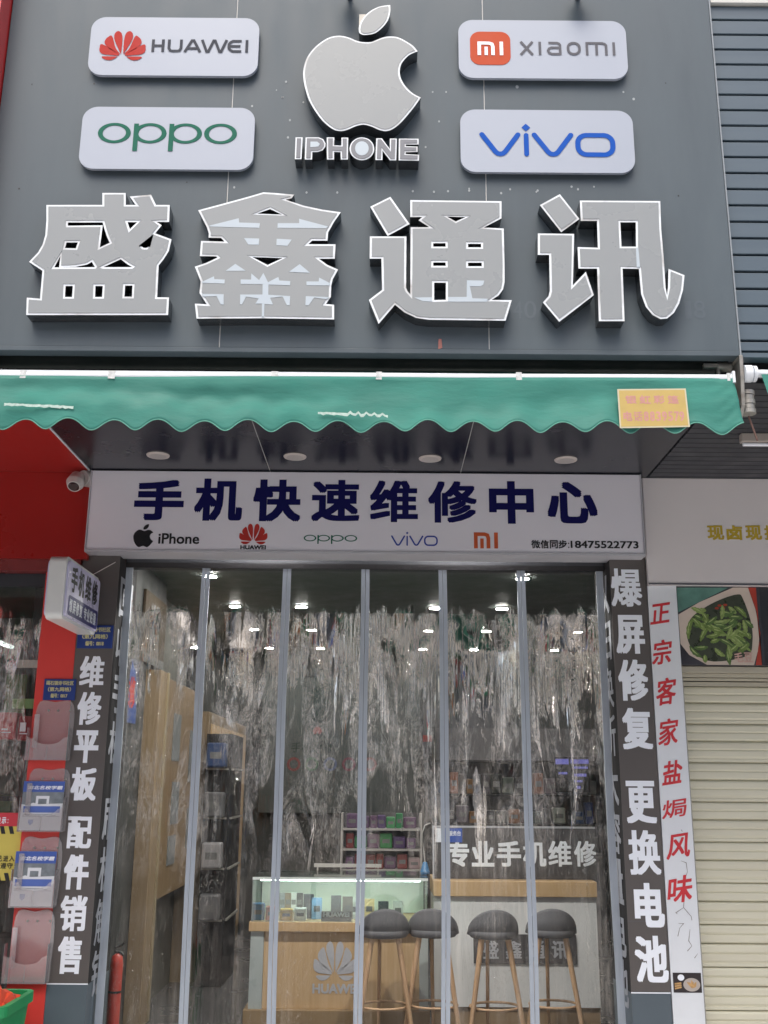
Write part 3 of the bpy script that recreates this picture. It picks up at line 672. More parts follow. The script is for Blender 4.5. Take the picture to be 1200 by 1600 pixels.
for i in range(nx+1):
    x = XL+(1.43-XL)*i/nx
    zt = zb(x)-0.006; ph = (x-low0)/per; c = math.cos(2*math.pi*ph)
    z0 = 2.989 - 0.023*c - 0.004*(c*c-0.5) + 0.004*math.sin(x*2.1)
    z0 += max(0, x-1.36)*0.12
    for j in range(nz+1):
        v = j/nz; z = zt+(z0-zt)*v
        y = AY-0.016 - 0.012*v + 0.010*v*math.sin(2*math.pi*ph*0.5+0.6) + 0.004*v*math.sin(x*9+v*3) + 0.0028*math.sin(x*5+v*9) + 0.026*math.exp(-((v-0.30-0.20*(x+1.2))/0.20)**2)*math.exp(-((x+0.9)/.6)**2) + 0.012*math.sin(x*1.9+0.6)*math.sin(math.pi*v) + 0.003*math.exp(-((x-1.38)/.05)**2)*math.sin(v*26+x*60) - 0.010*v*v
        if x > 1.39: z += 0
        vs.append((x + (0.02*v if x > 1.3 else 0)*(x-1.3)/.13, y, z))
for i in range(nx):
    for j in range(nz): a = i*(nz+1)+j; fs.append((a, a+1, a+nz+2, a+nz+1))
mb = MB(); mb.add(vs, fs, 0, True); val = mb.build('valance', M['awning'], aw)
mb = MB(); hv = [vs[i*(nz+1)+nz] for i in range(nx+1)]
mb.path([(p[0], p[1]-0.0015, p[2]+0.0015) for p in hv], 0.0022, 6); mb.build('hem', plain('hem_pale', (.12, .36, .28), .7), aw)
sd = val.modifiers.new('thickness', 'SOLIDIFY'); sd.thickness = 0.002; sd.offset = 1
mb = MB(); N_ = 60
vs = []; fs = []
for i in range(N_+1):
    x = XL+(XR-XL)*i/N_
    for j in range(6): v = j/5; vs.append((x, AY+0.012+0.16*v, zb(x)+0.012+0.085*v-0.012*math.sin(v*math.pi)+0.003*math.sin(x*3+1)))
for i in range(N_):
    for j in range(5): a = i*6+j; fs.append((a, a+6, a+7, a+1))
mb.add(vs, fs, 0, True); mb.build('roof_fabric', M['awning'], aw)
MB().tube((XL, 4.09, 3.36), (XR, 4.09, 3.36), 0.035, n=16).build('roller_tube', plain('roller_dark', (0.012, 0.02, 0.018), 0.8), aw)  # darkened colour paints the roller as shaded inside the recess
for k_, (x0, x1, yc) in enumerate(((8, 116, 636), (497, 606, 650))):    # torn and stitched places
    p0, p1 = at(x0, yc-3, AY-0.04), at(x1, yc+2, AY-0.04)
    n = 26; up = [(p0.x+(p1.x-p0.x)*i/n, p0.z+(p1.z-p0.z)*i/n+0.004+0.003*random.random()+(0.010 if (k_ and i > 10 and i % 3 == 0) else 0)) for i in range(n+1)]
    dn = [(x, z-0.008-0.006*random.random()) for x, z in up]
    MB().prism(front(AY-0.052), up[::-1]+dn, -0.001, 0.0).build('torn_stitching', M['tear'], aw)
MB().box(XR, XR+0.012, AY-0.022, AY+0.03, zb(1.42)-0.026, zb(1.42)+0.026).build('end_cap', M['alu'], aw, bevel=0.003)
t = thing('advert_sticker', 'yellow sticker with faded pink writing on the green awning valance', 'sticker', (1.1, AY-0.04, 3.0))
SYY = AY-0.050
q = px_loop([(964.5, 608), (1071.5, 607), (1078, 667), (968.5, 669)], (0, 0), 1, SYY)
mb = MB(); mb.prism(front(SYY), q, -0.001, 0.0); mb.build('paper', M['cream'], t)
MB().cap(front(SYY), inset(q, 0.006), (), 0.0006).build('print', M['yellow'], t)
mb = MB()
for ch, x0 in zip('银虹彩篷', (977, 999, 1021, 1043)): write_px(mb, ch, x0, 618, x0+17.5, 631, SYY, 0.001, 0.04)
for ch, x0 in zip('电话8839579', (974, 990, 1006, 1015.5, 1025, 1034.5, 1044, 1053.5, 1061.5)): write_px(mb, ch, x0, 643, x0+(14 if ch in '电话' else 7.5), 658, SYY, 0.001, 0.03)
mb.build('lettering', M['pink'], t)
# awning arm bracket in the gap to the next shop
t = thing('awning_bracket', 'rusty grey metal awning bracket hanging right of the green valance', 'bracket', (1.46, 3.95, 3.3))
frx = lambda c: (lambda u, v, w: (c+w, u, v))
mb = MB(); mb.prism(frx(1.452), [(3.86, 3.31), (4.02, 3.31), (4.02, 3.08), (3.93, 3.05), (3.88, 3.10), (3.865, 3.22)], 0, 0.014); mb.build('plate', M['metal'], t, bevel=0.002)
MB().tube((1.395, 3.965, 3.30), (1.452, 3.965, 3.30), 0.02).build('axle', M['metal'], t)
mb = MB()
for i in range(5): mb.lathe([(0.030-0.003*(i % 2), 0), (0.030-0.003*(i % 2), 0.018)], (1.492, 3.92, 3.075+i*0.020), 20)
mb.build('gear_box', M['metal'], t)
mb = MB(); mb.tube((1.470, 3.88, 3.235), (1.50, 3.88, 3.235), 0.036, n=24); mb.build('pulley', M['alu'], t)
mb = MB(); mb.path([(1.495, 3.93, 3.07), (1.505, 3.93, 3.03), (1.53, 3.95, 2.97)], 0.004); mb.build('cord', plain('brown_cord', (.2, .12, .1), .8), t)
t = thing('awning_hook', 'small rusty angle bracket under the fascia at the awning end', 'bracket', (1.40, 3.95, 3.3))
mb = MB(); mb.box(1.335, 1.40, 3.95, 3.97, 3.293, 3.31); mb.box(1.39, 1.40, 3.95, 3.97, 3.235, 3.293); mb.build('angle', M['metal'], t)
# next shop's awning, only its left end shows
t = thing('awning', 'second green awning, its end just showing at the right picture edge', 'awning', (2.2, 3.9, 3.0))
MB().tube((1.525, 3.90, 3.245), (4.2, 3.90, 3.25), 0.0165).build('front_bar', M['alu'], t)
mb = MB(); mb.tube((1.513, 3.9, 3.243), (1.527, 3.9, 3.243), 0.034, n=24); mb.build('end_cap', M['alu'], t)
mb = MB(); vs = []; fs = []
for i in range(81):
    x = 1.545+2.6*i/80
    for j in range(7):
        v = j/6; vs.append((x+0.055*v*math.exp(-(x-1.545)*6), AY-0.016-0.01*v, 3.236-(0.25+0.02*math.cos(x*36))*v))
for i in range(80):
    for j in range(6): a = i*7+j; fs.append((a, a+1, a+8, a+7))
mb.add(vs, fs, 0, True); mb.build('valance', M['awning'], t)
mb = MB(); mb.add([(1.53, 3.91, 3.262), (4.2, 3.91, 3.262), (4.2, 4.06, 3.33), (1.53, 4.06, 3.33)], [(0, 1, 2, 3)]); mb.build('roof_fabric', M['awning'], t)

# ================================================================== LOWER SIGN
IY = 5.5
X0, X1, Z0, Z1 = -1.652, 1.445, 2.842, 3.300
t = thing('repair_sign', 'long white sign with navy repair lettering and five phone emblems above the doorway', 'sign', (0, IY, Z0))
MB().box(X0, X1, IY, IY+0.17, Z0, Z1).build('panel', mat('sign_panel_white', (0.73, 0.715, 0.765), 0.4, var=0.02, vscale=2), t, bevel=0.004)
mb = MB(); mb.box(X0-0.006, X1+0.006, IY-0.006, IY+0.18, Z0-0.014, Z0-0.0005); mb.box(X0-0.006, X0-0.0005, IY-0.006, IY+0.17, Z0, Z1); mb.box(X1+0.0005, X1+0.006, IY-0.006, IY+0.17, Z0, Z1)
mb.build('frame', mat('sign_frame', (0.5, 0.5, 0.53), 0.35), t)
mb = MB()
for ch, x0, x1, y0, y1 in (('手',210,287.5,750,813),('机',304,379,748,814),('快',395.5,470,749.5,815),('速',487,562,750,815),('维',578,653,751,816),('修',669,745,752,817),('中',764,834,752,818.5),('心',855,933,753,818)):
    write_px(mb, ch, x0, y0, x1, y1, IY, 0.0015, 0.043)
mb.build('lettering', M['navy'], t)
fr = front(IY)
fruit_emblem(MB(), fr, *bb(208.5, 819, 240, 855, IY), 0.0015).build('fruit_emblem', M['black'], t)
write_px(MB(), 'iPhone', 247.5, 833.5, 311.5, 850, IY, 0.0015, 0.03).build('emblem_word', M['black'], t)
petal_emblem(MB(), fr, *bb(374, 818.5, 418, 850.5, IY), 0.0015).build('petal_emblem', M['red_e'], t)
write_px(MB(), 'HUAWEI', 375.5, 852, 415.5, 858.5, IY, 0.0015, 0.06).build('emblem_word', M['black'], t)
oppo(MB(), fr, *bb(474.5, 836, 558, 850, IY), 0.0015, 0.0062, True).build('green_word', M['green_e'], t)
vivo(MB(), fr, *bb(611, 831, 684, 853, IY), 0.0015, 0.0085).build('blue_word', mat('word_blue', (0.02, 0.05, 0.33), .4), t)
mi_mark(MB(), fr, *bb(740.5, 832, 778, 857, IY), 0.0015, 0.021).build('orange_mark', mat('mark_orange', (0.55, 0.10, 0.03), .4), t)
mb = MB()
for ch, x0, x1 in (('微',830,844),('信',844.5,857.5),('同',859,871.5),('步',872.5,886)): write_px(mb, ch, x0, 844, x1, 857, IY, 0.0015, 0.03)
write_px(mb, ':', 887.5, 848, 889.5, 856.5, IY, 0.0015); write_px(mb, '18475522773', 891.5, 845.3, 997.5, 856.8, IY, 0.0015, 0.04)
mb.build('phone_number', M['black'], t)

# ================================================================== PILLARS
def pillar(name, label, xa, xb, zsplit, ztop, chars, jamb_x, jamb_sign, jamb_text):
    t = thing(name, label, 'pillar', ((xa+xb)/2, 5.6, 0))
    Yf = 5.6; jd = 6.02
    MB().box(xa, xb, Yf, jd, 0, zsplit-0.006).build('lower_cladding', M['blugrey'], t, bevel=0.002)
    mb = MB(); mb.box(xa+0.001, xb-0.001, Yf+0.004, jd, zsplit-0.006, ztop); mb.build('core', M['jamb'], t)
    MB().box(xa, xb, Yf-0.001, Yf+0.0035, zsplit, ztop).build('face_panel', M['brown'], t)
    mb = MB(); mb.box(xa-0.0005, xb+0.0005, Yf-0.003, Yf+0.003, zsplit-0.006, zsplit-0.0005)
    mb.build('joint_trim', M['whitelet'], t)
    zj = zsplit+0.335; mb = MB(); mb.box(xa, xb, Yf-0.0016, Yf-0.0011, zj, zj+0.0018); mb.build('panel_joint', M['greyink'], t)
    mb = MB()
    for ch, x0, y0, x1, y1 in chars: write_px(mb, ch, x0, y0, x1, y1, Yf, 0.0025, 0.038)
    mb.build('lettering', M['whitelet'], t)
    mb = MB()
    fj = (lambda u, v, w: (jamb_x+w, u, v)) if jamb_sign > 0 else (lambda u, v, w: (jamb_x-w, -u, v))
    for ch, z0, z1 in jamb_text:
        u0, u1 = (5.65, 5.94) if jamb_sign > 0 else (-5.94, -5.65)
        write(mb, fj, ch, u0, u1, z0, z1, 0.002, 0.03)
    mb.build('jamb_lettering', plain('jamb_letter', (.30, .31, .34), .5), t)
    return t
LC = [('维',125,1025,163,1074),('修',121,1081,158.6,1132.6),('平',116,1141,154,1192),('板',111,1199,151,1251),('配',105,1275.6,143.6,1325.6),('件',100,1335,139,1390),('销',94,1399,135.6,1455),('售',90,1463,127.6,1521.6)]
RC = [('爆',954.4,888.5,1002.6,948),('屏',962,961,1007,1021.5),('修',966,1030.5,1012.6,1095),('复',972,1106,1019,1171),('更',978,1220,1025,1286.5),('换',982,1297,1031.6,1367),('电',991,1379.6,1037.6,1449),('池',992,1462,1043.5,1535)]
jt = lambda s, tops, h: [(c, z-h, z) for c, z in zip(s, tops)]
pillar('sign_pillar', 'left brown pillar with white vertical characters beside the projecting light box', -1.692, -1.484, 0.609, 2.842, LC, -1.484, 1,
       jt('回收手机刷机解锁', [2.72, 2.45, 2.19, 1.92, 1.52, 1.26, 1.00, 0.75], 0.225))
pillar('sign_pillar', 'right brown pillar with white vertical characters beside the white calligraphy pillar', 1.272, 1.472, 0.589, 2.842, RC, 1.272, -1,
       jt('以旧换新大容量电池', [2.76, 2.50, 2.24, 1.98, 1.72, 1.47, 1.22, 0.96, 0.72], 0.225))

# ================================================================== PLASTIC DOOR CURTAIN
CY = 5.76
t = thing('door_curtain', 'crumpled clear plastic door curtain of six panels with grey magnetic strips', 'curtain', (-0.1, CY, 0.0))
sxs = [-1.462, -1.022, -0.561, -0.109, 0.342, 0.798, 1.250]
MB().box(-1.482, 1.270, CY-0.02, CY+0.10, 2.80, 2.86).build('header_rail', M['trimdark'], t, bevel=0.003)
MB().box(-1.482, 1.270, CY-0.024, CY-0.0205, 2.79, 2.82).build('hook_tape', M['jamb'], t)
def sheet(x0, x1, Y, z0, z1, seed, nx=44, nz=150):
    rnd = random.Random(seed); ph = [rnd.uniform(0, 6.28) for _ in range(12)]; vs = []; fs = []
    for i in range(nx+1):
        u = i/nx; x = x0+(x1-x0)*u; e = math.sin(math.pi*u)
        for j in range(nz+1):
            v = j/nz; z = z0+(z1-z0)*v; calm = min(1, max(0.06, (z1-z-0.22)/0.25))
            y = 0.030*e*math.sin(2.2*z+ph[0])*calm
            y += 0.012*e*math.sin(6.3*u+ph[1]+0.7*math.sin(z*1.9+ph[2]))*calm
            y += 0.0048*math.sqrt(e)*math.sin(15*u+ph[3]+1.3*math.sin(z*2.7+ph[4]))*calm
            y += 0.0040*math.sqrt(e)*math.sin(z*7.5+ph[5]+2.0*math.sin(u*5+ph[6]))*calm*(0.5+0.5*math.sin(z*1.6+ph[7]))
            vs.append((x, Y+y, z))
    for i in range(nx):
        for j in range(nz): a = i*(nz+1)+j; fs.append((a, a+nz+1, a+nz+2, a+1))
    return MB().add(vs, fs, 0, True)
for i in range(6):
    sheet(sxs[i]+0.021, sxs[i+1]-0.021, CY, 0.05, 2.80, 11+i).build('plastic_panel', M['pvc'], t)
for i, x in enumerate(sxs):
    wv = lambda z: 0.004*math.sin(z*1.7+i*1.3)+0.002*math.sin(z*4.1+i)
    half = ((-0.0235, -0.0012), (0.0012, 0.0235)) if i not in (0, 6) else (((-0.018, 0.022),) if i == 0 else ((-0.022, 0.018),))
    for a, b_ in half:
        vs = []; fs = []; n = 40
        for j in range(n+1):
            z = 0.05+2.75*j/n; dx = wv(z)
            vs += [(x+a+dx, CY-0.004, z), (x+b_+dx, CY-0.004, z), (x+b_+dx, CY+0.004, z), (x+a+dx, CY+0.004, z)]
        for j in range(n):
            for q in range(4): fs.append((j*4+q, j*4+(q+1) % 4, j*4+4+(q+1) % 4, j*4+4+q))
        fs += [(3, 2, 1, 0), tuple(n*4+q for q in range(4))]
        MB().add(vs, fs).build('magnet_strip', M['strip'], t)

# ================================================================== LEFT NEIGHBOUR (red shop)
t = thing('red_shop_front', 'red panelled shop front left of the brown pillar', 'shop front', (-2.6, 5.6, 0))
MB().box(-6, -1.714, 3.77, 3.93, 3.33, 5.4).build('fascia', mat('fascia_red', (0.55, 0.03, 0.03), 0.22, var=0.04, coat=0.3), t)
MB().box(-6, -1.677, 4.0, 5.70, SZ, SZ+0.03).build('soffit', M['sidered'], t)
mb = MB(); mb.box(-6, -1.660, 5.56, 5.70, 2.80, SZ-0.001); mb.build('header_band', M['sidered'], t)
mb = MB(); mb.box(-6, -1.700, 5.575, 5.70, 2.735, 2.799); mb.build('header_lip', mat('lip_red', (0.20, 0.035, 0.035), 0.3, var=.15), t)
MB().box(-1.893, -1.693, 5.60, 5.90, 0, 2.734).build('pillar', M['sidered2'], t, bevel=0.002)
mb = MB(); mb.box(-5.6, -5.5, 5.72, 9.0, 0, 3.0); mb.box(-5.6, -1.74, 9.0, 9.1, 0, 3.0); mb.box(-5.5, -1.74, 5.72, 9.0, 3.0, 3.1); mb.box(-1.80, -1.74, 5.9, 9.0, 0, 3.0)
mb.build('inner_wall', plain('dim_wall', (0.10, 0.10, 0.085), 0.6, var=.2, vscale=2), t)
t = thing('side_curtain', 'clear plastic door curtain of the red shop at the left edge', 'curtain', (-2.4, 5.68, 0))
MB().box(-3.4, -1.895, 5.66, 5.72, 2.66, 2.733).build('header_rail', M['trimdark'], t)
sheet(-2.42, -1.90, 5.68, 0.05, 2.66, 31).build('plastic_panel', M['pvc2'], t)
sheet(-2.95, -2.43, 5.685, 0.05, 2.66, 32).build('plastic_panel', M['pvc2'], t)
t = thing('tube_lamp', 'lit white tube lamp inside the red shop behind its curtain', 'lamp', (-2.6, 7.2, 2.2))
mb = MB(); p0, p1 = at(-60, 985, 7.3), at(19, 1011, 7.9); mb.tube(p0, p1, 0.016); mb.build('tube', mat('tube_lit', (.9, .9, .9), .4, emit=(.85, 1, .95), estr=4), t)
mb = MB(); mb.tube(p0+Vector((0, 0, .03)), p1+Vector((0, 0, .03)), 0.02); mb.build('housing', M['camw'], t)
X0, X1, Z0, Z1 = bb(26, 1031, 64, 1043, 6.0)
t = thing('shelf_label', 'blank pale board behind the side curtain left of the red pillar', 'board', (X0, 6.0, Z0))
MB().box(X0-.02, X1, 6.0, 6.02, Z0, Z1).build('board', plain('pale_board', (0.62, 0.6, 0.52), .5), t, bevel=.002)
for i, (a, lab) in enumerate((((0, 1113, 25, 1155), 'red box with white print behind the side curtain, nearer the picture edge'), ((28, 1119, 52, 1157), 'dark red box behind the side curtain next to the red pillar'))):
    X0, X1, Z0, Z1 = bb(*a, 5.95)
    o = thing('red_box', lab, 'box', (X0, 5.95, Z0), 'red boxes in the neighbouring shop')
    MB().box(X0-(0.05 if i == 0 else 0), X1, 5.95, 6.05, Z0, Z1).build('carton', plain(f'box_red{i}', [(0.45, .03, .04), (0.28, .02, .025)][i], .4), o, bevel=.003)
    mb = MB(); mb.box(X0+.012, X0+.045, 5.948, 5.9495, Z0+.05, Z0+.06+.04*i); mb.box(X0+.012, X0+.065, 5.948, 5.9495, Z0+.035, Z0+.041); mb.build('print', M['whitelet'], o)
# dim goods on racks inside the red shop
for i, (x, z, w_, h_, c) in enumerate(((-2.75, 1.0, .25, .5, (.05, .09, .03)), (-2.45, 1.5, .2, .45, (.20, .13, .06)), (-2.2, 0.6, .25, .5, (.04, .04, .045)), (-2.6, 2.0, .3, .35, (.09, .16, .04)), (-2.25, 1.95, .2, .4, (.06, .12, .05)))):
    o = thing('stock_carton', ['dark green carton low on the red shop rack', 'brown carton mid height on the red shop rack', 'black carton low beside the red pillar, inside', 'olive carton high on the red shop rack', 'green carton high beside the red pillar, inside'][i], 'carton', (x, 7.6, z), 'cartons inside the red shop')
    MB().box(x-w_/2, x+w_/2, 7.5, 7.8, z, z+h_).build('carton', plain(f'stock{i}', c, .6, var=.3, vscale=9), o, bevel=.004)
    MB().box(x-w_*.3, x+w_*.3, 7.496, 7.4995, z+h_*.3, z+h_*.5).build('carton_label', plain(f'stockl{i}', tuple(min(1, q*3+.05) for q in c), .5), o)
o = thing('stock_rack', 'dark metal rack holding cartons inside the red shop', 'rack', (-2.5, 7.6, 0))
mb = MB()
for z in (0.56, 0.96, 1.46, 1.91): mb.box(-3.1, -1.9, 7.45, 7.85, z, z+0.035)
mb.build('shelf', M['jamb'], o)
mb = MB()
for x in (-3.1, -1.93): mb.box(x, x+.03, 7.45, 7.85, 0, 2.5)
mb.build('upright', M['jamb'], o)
# notice board
NYY = 5.62
t = thing('notice_board', 'yellow and red notice with hazard stripes behind the leaflet holders', 'notice', (-2.3, NYY, 1.1))
X1 = at(41, 1300, NYY).x; Zt = at(20, 1270, NYY).z; Zr = at(20, 1291, NYY).z; Zs = at(20, 1303, NYY).z; Zb = at(20, 1376, NYY).z; Zs2 = at(20, 1364, NYY).z
MB().box(-2.75, X1, NYY, NYY+.01, Zb, Zt).build('board', M['noticey'], t)
MB().box(-2.75, X1-.001, NYY-.0015, NYY-.0003, Zr, Zt).build('red_header', M['noticer'], t)
mb = MB()
for za, zc in ((Zs, Zr), (Zb, Zs2)):
    x = -2.74
    while x < X1-.04:
        mb.cap(front(NYY), [(x, za), (x+.022, za), (x+.022-.012, zc), (x-.012, zc)], (), .001); x += .046
mb.build('hazard_stripes', M['black'], t)
mb = MB(); write_px(mb, '示', 3, 1277, 10, 1287, NYY, .003, .03); write_px(mb, ':', 12, 1280, 13.5, 1286, NYY, .003); write_px(mb, '提', -6, 1277, 1.5, 1287, NYY, .003, .03); mb.build('header_lettering', M['whitelet'], t)
mb = MB()
for ch, x0, x1, y0 in (('您',-16,-8,1337),('已',-6,3.5,1337),('进',5,13,1337),('入',14,23,1337),('2',24.5,29,1337),('请',-9,-1,1348),('遵',1,10,1348),('守',11,20,1348),('规',22,30,1348)): write_px(mb, ch, x0, y0, x1, y0+9, NYY, .002, .02)
mb.build('lettering', M['black'], t)

# security camera
c = Vector((-1.735, 5.49, 3.235))
t = thing('security_camera', 'white dome security camera on the red wall beside the white sign', 'camera', c)
MB().tube(c+Vector((0.03, 0.02, 0.02)), c+Vector((0.055, 0.06, 0.03)), 0.045, 0.05, n=24).build('base', M['camw'], t)
mb = MB(); d = Vector((0.0, -0.6, -0.75)).normalized()
mb.tube(c+d*-0.035, c+d*0.025, 0.040, 0.050, n=28); mb.tube(c+d*0.025, c+d*0.058, 0.050, 0.036, n=28); mb.build('dome', M['camw'], t)
MB().tube(c+d*0.0585, c+d*0.066, 0.031, 0.022, n=24).build('lens', plain('lens_dark', (.03, .012, .012), .15), t)

# ---- projecting light box, standing out from the left pillar
t = thing('projecting_sign', 'projecting rounded light box with phone repair lettering on the left pillar', 'light box', (-1.62, 5.3, 2.38))
xa, xb, ya, yb, za, zc = -1.672, -1.588, 4.985, 5.592, 2.375, 2.693
fsd = lambda u, v, w: (w, u, v)
MB().prism(fsd, rrect(ya, yb, za, zc, 0.035, 6), xa, xb).build('frame', M['sbox'], t, bevel=0.006)
mb = MB(); mb.cap(fsd, rrect(ya, yb, za, zc, .035, 6)[::-1], (), xa); 
fl = rrect(ya+.018, yb-.018, za+.018, zc-.018, 0.025, 6)
MB().prism(fsd, fl, xb+.0002, xb+.012).build('face', M['sface'], t, bevel=0.003)
MB().prism(fsd, fl, xa-.012, xa-.0002).build('face', M['sface'], t)
fx = lambda u, v, w: (xb+.0125+w, u, v)
MB().prism(fx, rrect(ya+.045, yb-.03, za+.028, za+.128, .018, 5), 0, .0012).build('navy_band', mat('band_navy', (.03, .03, .16), .35), t)
mb = MB(); y = ya+.065
for ch in '手机维修': write(mb, fx, ch, y, y+.105, za+.150, zc-.035, .0006, .034); y += .125
mb.build('lettering', M['black'], t)
mb = MB(); y = ya+.062
for ch in '爆屏修复 专业贴膜':
    if ch == ' ': y += .02; continue
    write(mb, fx, ch, y, y+.050, za+.045, za+.112, .0016, .03); y += .059
mb.build('band_lettering', M['whitelet'], t)
mb = MB(); mb.tube((xb-.02, yb-.1, zc-.002), (-1.50, 5.61, 2.80), 0.0025, n=6); mb.build('stay_wire', M['camw'], t)

# address plates
def addr(px, lines, label, Y):
    X0, X1, Z0, Z1 = bb(*px, Y)
    t = thing('address_plate', label, 'address plate', (X0, Y, Z0), 'blue district address plates')
    MB().box(X0, X1, Y, Y+.004, Z0, Z1).build('plate', M['addr'], t, bevel=.0015)
    mb = MB(); h = (Z1-Z0)/3.4; z = Z1-h*.28
    for i, (s_, m_) in enumerate(lines): write(mb, front(Y), s_, X0+(X1-X0)*m_, X1-(X1-X0)*m_, z-h*.72, z, .0012, .03); z -= h*1.02
    mb.build('lettering', M['addrlet'], t)
addr((68, 1061, 118, 1094), (('碣石镇诗书社区', .07), ('（第九网格）', .14), ('编号：0017', .24)), 'blue address plate with yellow text on the red pillar above the leaflet holders', 5.592)
addr((121, 977, 176, 1013), (('碣石镇诗书社区', .07), ('（第九网格）', .14), ('编号：0018', .24)), 'blue address plate with yellow text atop the left brown pillar', 5.590)

# leaflet holders
def holder(px, label, full):
    X0, X1, Z0, Z1 = bb(*px, 5.55); W_ = X1-X0; H_ = Z1-Z0
    t = thing('leaflet_holder', label, 'leaflet holder', (X0, 5.597, Z0), 'clear leaflet holders on the red pillar')
    fr = front(5.597)
    mb = MB(); mb.prism(fr, smooth_loop([(X0+.03, Z0), (X1-.005, Z0), (X1-.005, Z1-.02), ((X0+X1)/2+.01, Z1), (X0+.03, Z1-.02)], 5, (0, 1)), 0, .003); mb.build('back_plate', M['clear'], t)
    zp = Z0+H_*.62
    u = [(X0, Z0), (X1-.012, Z0), (X1-.012, Z0+H_*.40), (X1-.03, Z0+H_*.37)] + [(X0+W_*.5+W_*.32*math.cos(a), Z0+H_*.36-H_*.10*math.sin(a)) for a in [math.pi*i/8 for i in range(9)]] + [(X0+.012, Z0+H_*.37), (X0, Z0+H_*.40)]
    mb = MB(); mb.prism(front(5.555), u, -.001, .0015); mb.box(X0, X1-.012, 5.5555, 5.597, Z0-.003, Z0); mb.build('front_pocket', M['clear'], t)
    MB().box(X0, X0+.0025, 5.5555, 5.597, Z0, Z0+H_*.55).build('side_panel', M['clear'], t); MB().box(X0+.028, X0+.055, 5.568, 5.572, Z0+H_*.2, Z0+H_*.78).build('inner_tab', M['clear'], t); MB().box(X1-.014, X1-.0115, 5.5555, 5.597, Z0, Z0+H_*.55).build('side_panel', M['clear'], t)
    mb = MB(); mb.box(X0+W_*.48, X0+W_*.5, 5.553, 5.5545, Z0, Z0+H_*.24); mb.build('rib', M['clear'], t)
    for x in (X0+W_*.40, X0+W_*.62, X0+W_*.90): MB().lathe([(.006, 0), (.0035, .004)], (x, 5.5935, Z1-.045), 12, 'Y').build('screw', M['metal'], t)
    return X0, X1, Z0, Z1
H1 = holder((42, 1096, 110, 1187), 'empty clear leaflet holder, topmost on the red pillar', False)
H2 = holder((30, 1203, 103, 1299), 'clear holder with one blue and white leaflet, second from top on red pillar', True)
H3 = holder((17, 1311, 90, 1418), 'clear holder with one blue and white leaflet, third from top on red pillar', True)
H4 = holder((6, 1426, 78, 1537), 'empty clear leaflet holder, lowest on the red pillar above the bin', False)
for i, (X0, X1, Z0, Z1) in enumerate((H2, H3)):
    a, b_ = X0+.006, X1-.022; H_ = (Z1-Z0)*.80; z = Z0+.004; Y0 = 5.578
    t = thing('leaflet', ['blue and white college leaflet in the upper filled holder', 'blue and white college leaflet in the lower filled holder'][i], 'leaflet', (a, Y0, z), 'college leaflets')
    lean = lambda u, v, w: (u, 5.562+.020*(v-z)/H_-w, v)
    MB().prism(lean, [(a, z), (b_, z), (b_, z+H_), (a, z+H_)], -.001, 0).build('paper', M['leaf_white'], t)
    MB().cap(lean, [(a, z+H_*.78), (b_, z+H_*.78), (b_, z+H_*.999), (a, z+H_*.999)], (), .0006).build('blue_header', M['leaf_blue'], t)
    MB().cap(lean, [(a, z+H_*.53), (a+.03, z+H_*.51), (a+.06, z+H_*.56), (a+.09, z+H_*.53), (b_, z+H_*.55), (b_, z+H_*.78), (a, z+H_*.78)], (), .0006).build('picture', M['leaf_grey'], t)
    mb = MB(); mb.box(0, 0, 0, 0, 0, 0); mb = MB(); xm = (a+b_)/2
    mb.cap(lean, [(xm-.035, z+H_*.54), (xm-.022, z+H_*.54), (xm-.022, z+H_*.64), (xm+.022, z+H_*.64), (xm+.022, z+H_*.54), (xm+.035, z+H_*.54), (xm+.035, z+H_*.70), (xm-.035, z+H_*.70)], (), .0012); mb.build('gate_picture', M['leaf_white'], t)
    mb = MB(); write(mb, lean, '清北名校学霸', a+.022, b_-.012, z+H_*.83, z+H_*.91, .0012, .04, .2); mb.build('lettering', M['whitelet'], t)
    MB().cap(lean, [(a+.012, z+H_*.36), (b_-.012, z+H_*.36), (b_-.012, z+H_*.49), (a+.012, z+H_*.49)], (), .0006).build('blue_band', plain('leaflet_band', (.10, .17, .50), .4), t)
    MB().cap(lean, [(a+.045, z+H_*.15), (a+.058, z+H_*.10), (a+.072, z+H_*.15), (a+.072, z+H_*.22), (a+.045, z+H_*.22)], (), .0006).build('shield_emblem', plain('leaflet_shield', (.25, .33, .60), .4), t)
    mb = MB()
    for k_ in range(3): mb.cap(lean, [(a+.012, z+H_*(.32-.022*k_)), (b_-.05+.02*k_, z+H_*(.32-.022*k_)), (b_-.05+.02*k_, z+H_*(.327-.022*k_)), (a+.012, z+H_*(.327-.022*k_))], (), .0006)
    mb.build('small_print', M['greyink'], t)

# bin with a red bag
t = thing('rubbish_bin', 'green plastic bin with a moulded rim at the lower left corner', 'bin', (-1.86, 5.2, 0))
rr = rrect(-2.18, -1.695, 4.98, 5.40, .05, 6); fz = lambda u, v, w: (u, v, w)
mb = MB(); bt = rrect(-2.13, -1.745, 5.02, 5.36, .05, 6); n = len(rr)
mb.add([(p[0], p[1], 0) for p in bt]+[(p[0], p[1], .60) for p in rr], [(i, (i+1) % n, n+(i+1) % n, n+i) for i in range(n)], 0, True); mb.cap(fz, bt, (), 0.0)
mb.build('body', M['bin'], t)
mb = MB(); mb.prism(fz, rrect(-2.195, -1.68, 4.965, 5.415, .06, 6), .57, .615, [inset(rr, .012)]); mb.build('rim', M['bin'], t, bevel=.006)
mb = MB(); mb.box(-1.76, -1.75, 4.952, 4.966, .1, .60); mb.build('rib', M['bin'], t)
mb = MB(); vs = []; fs = []; n = 30
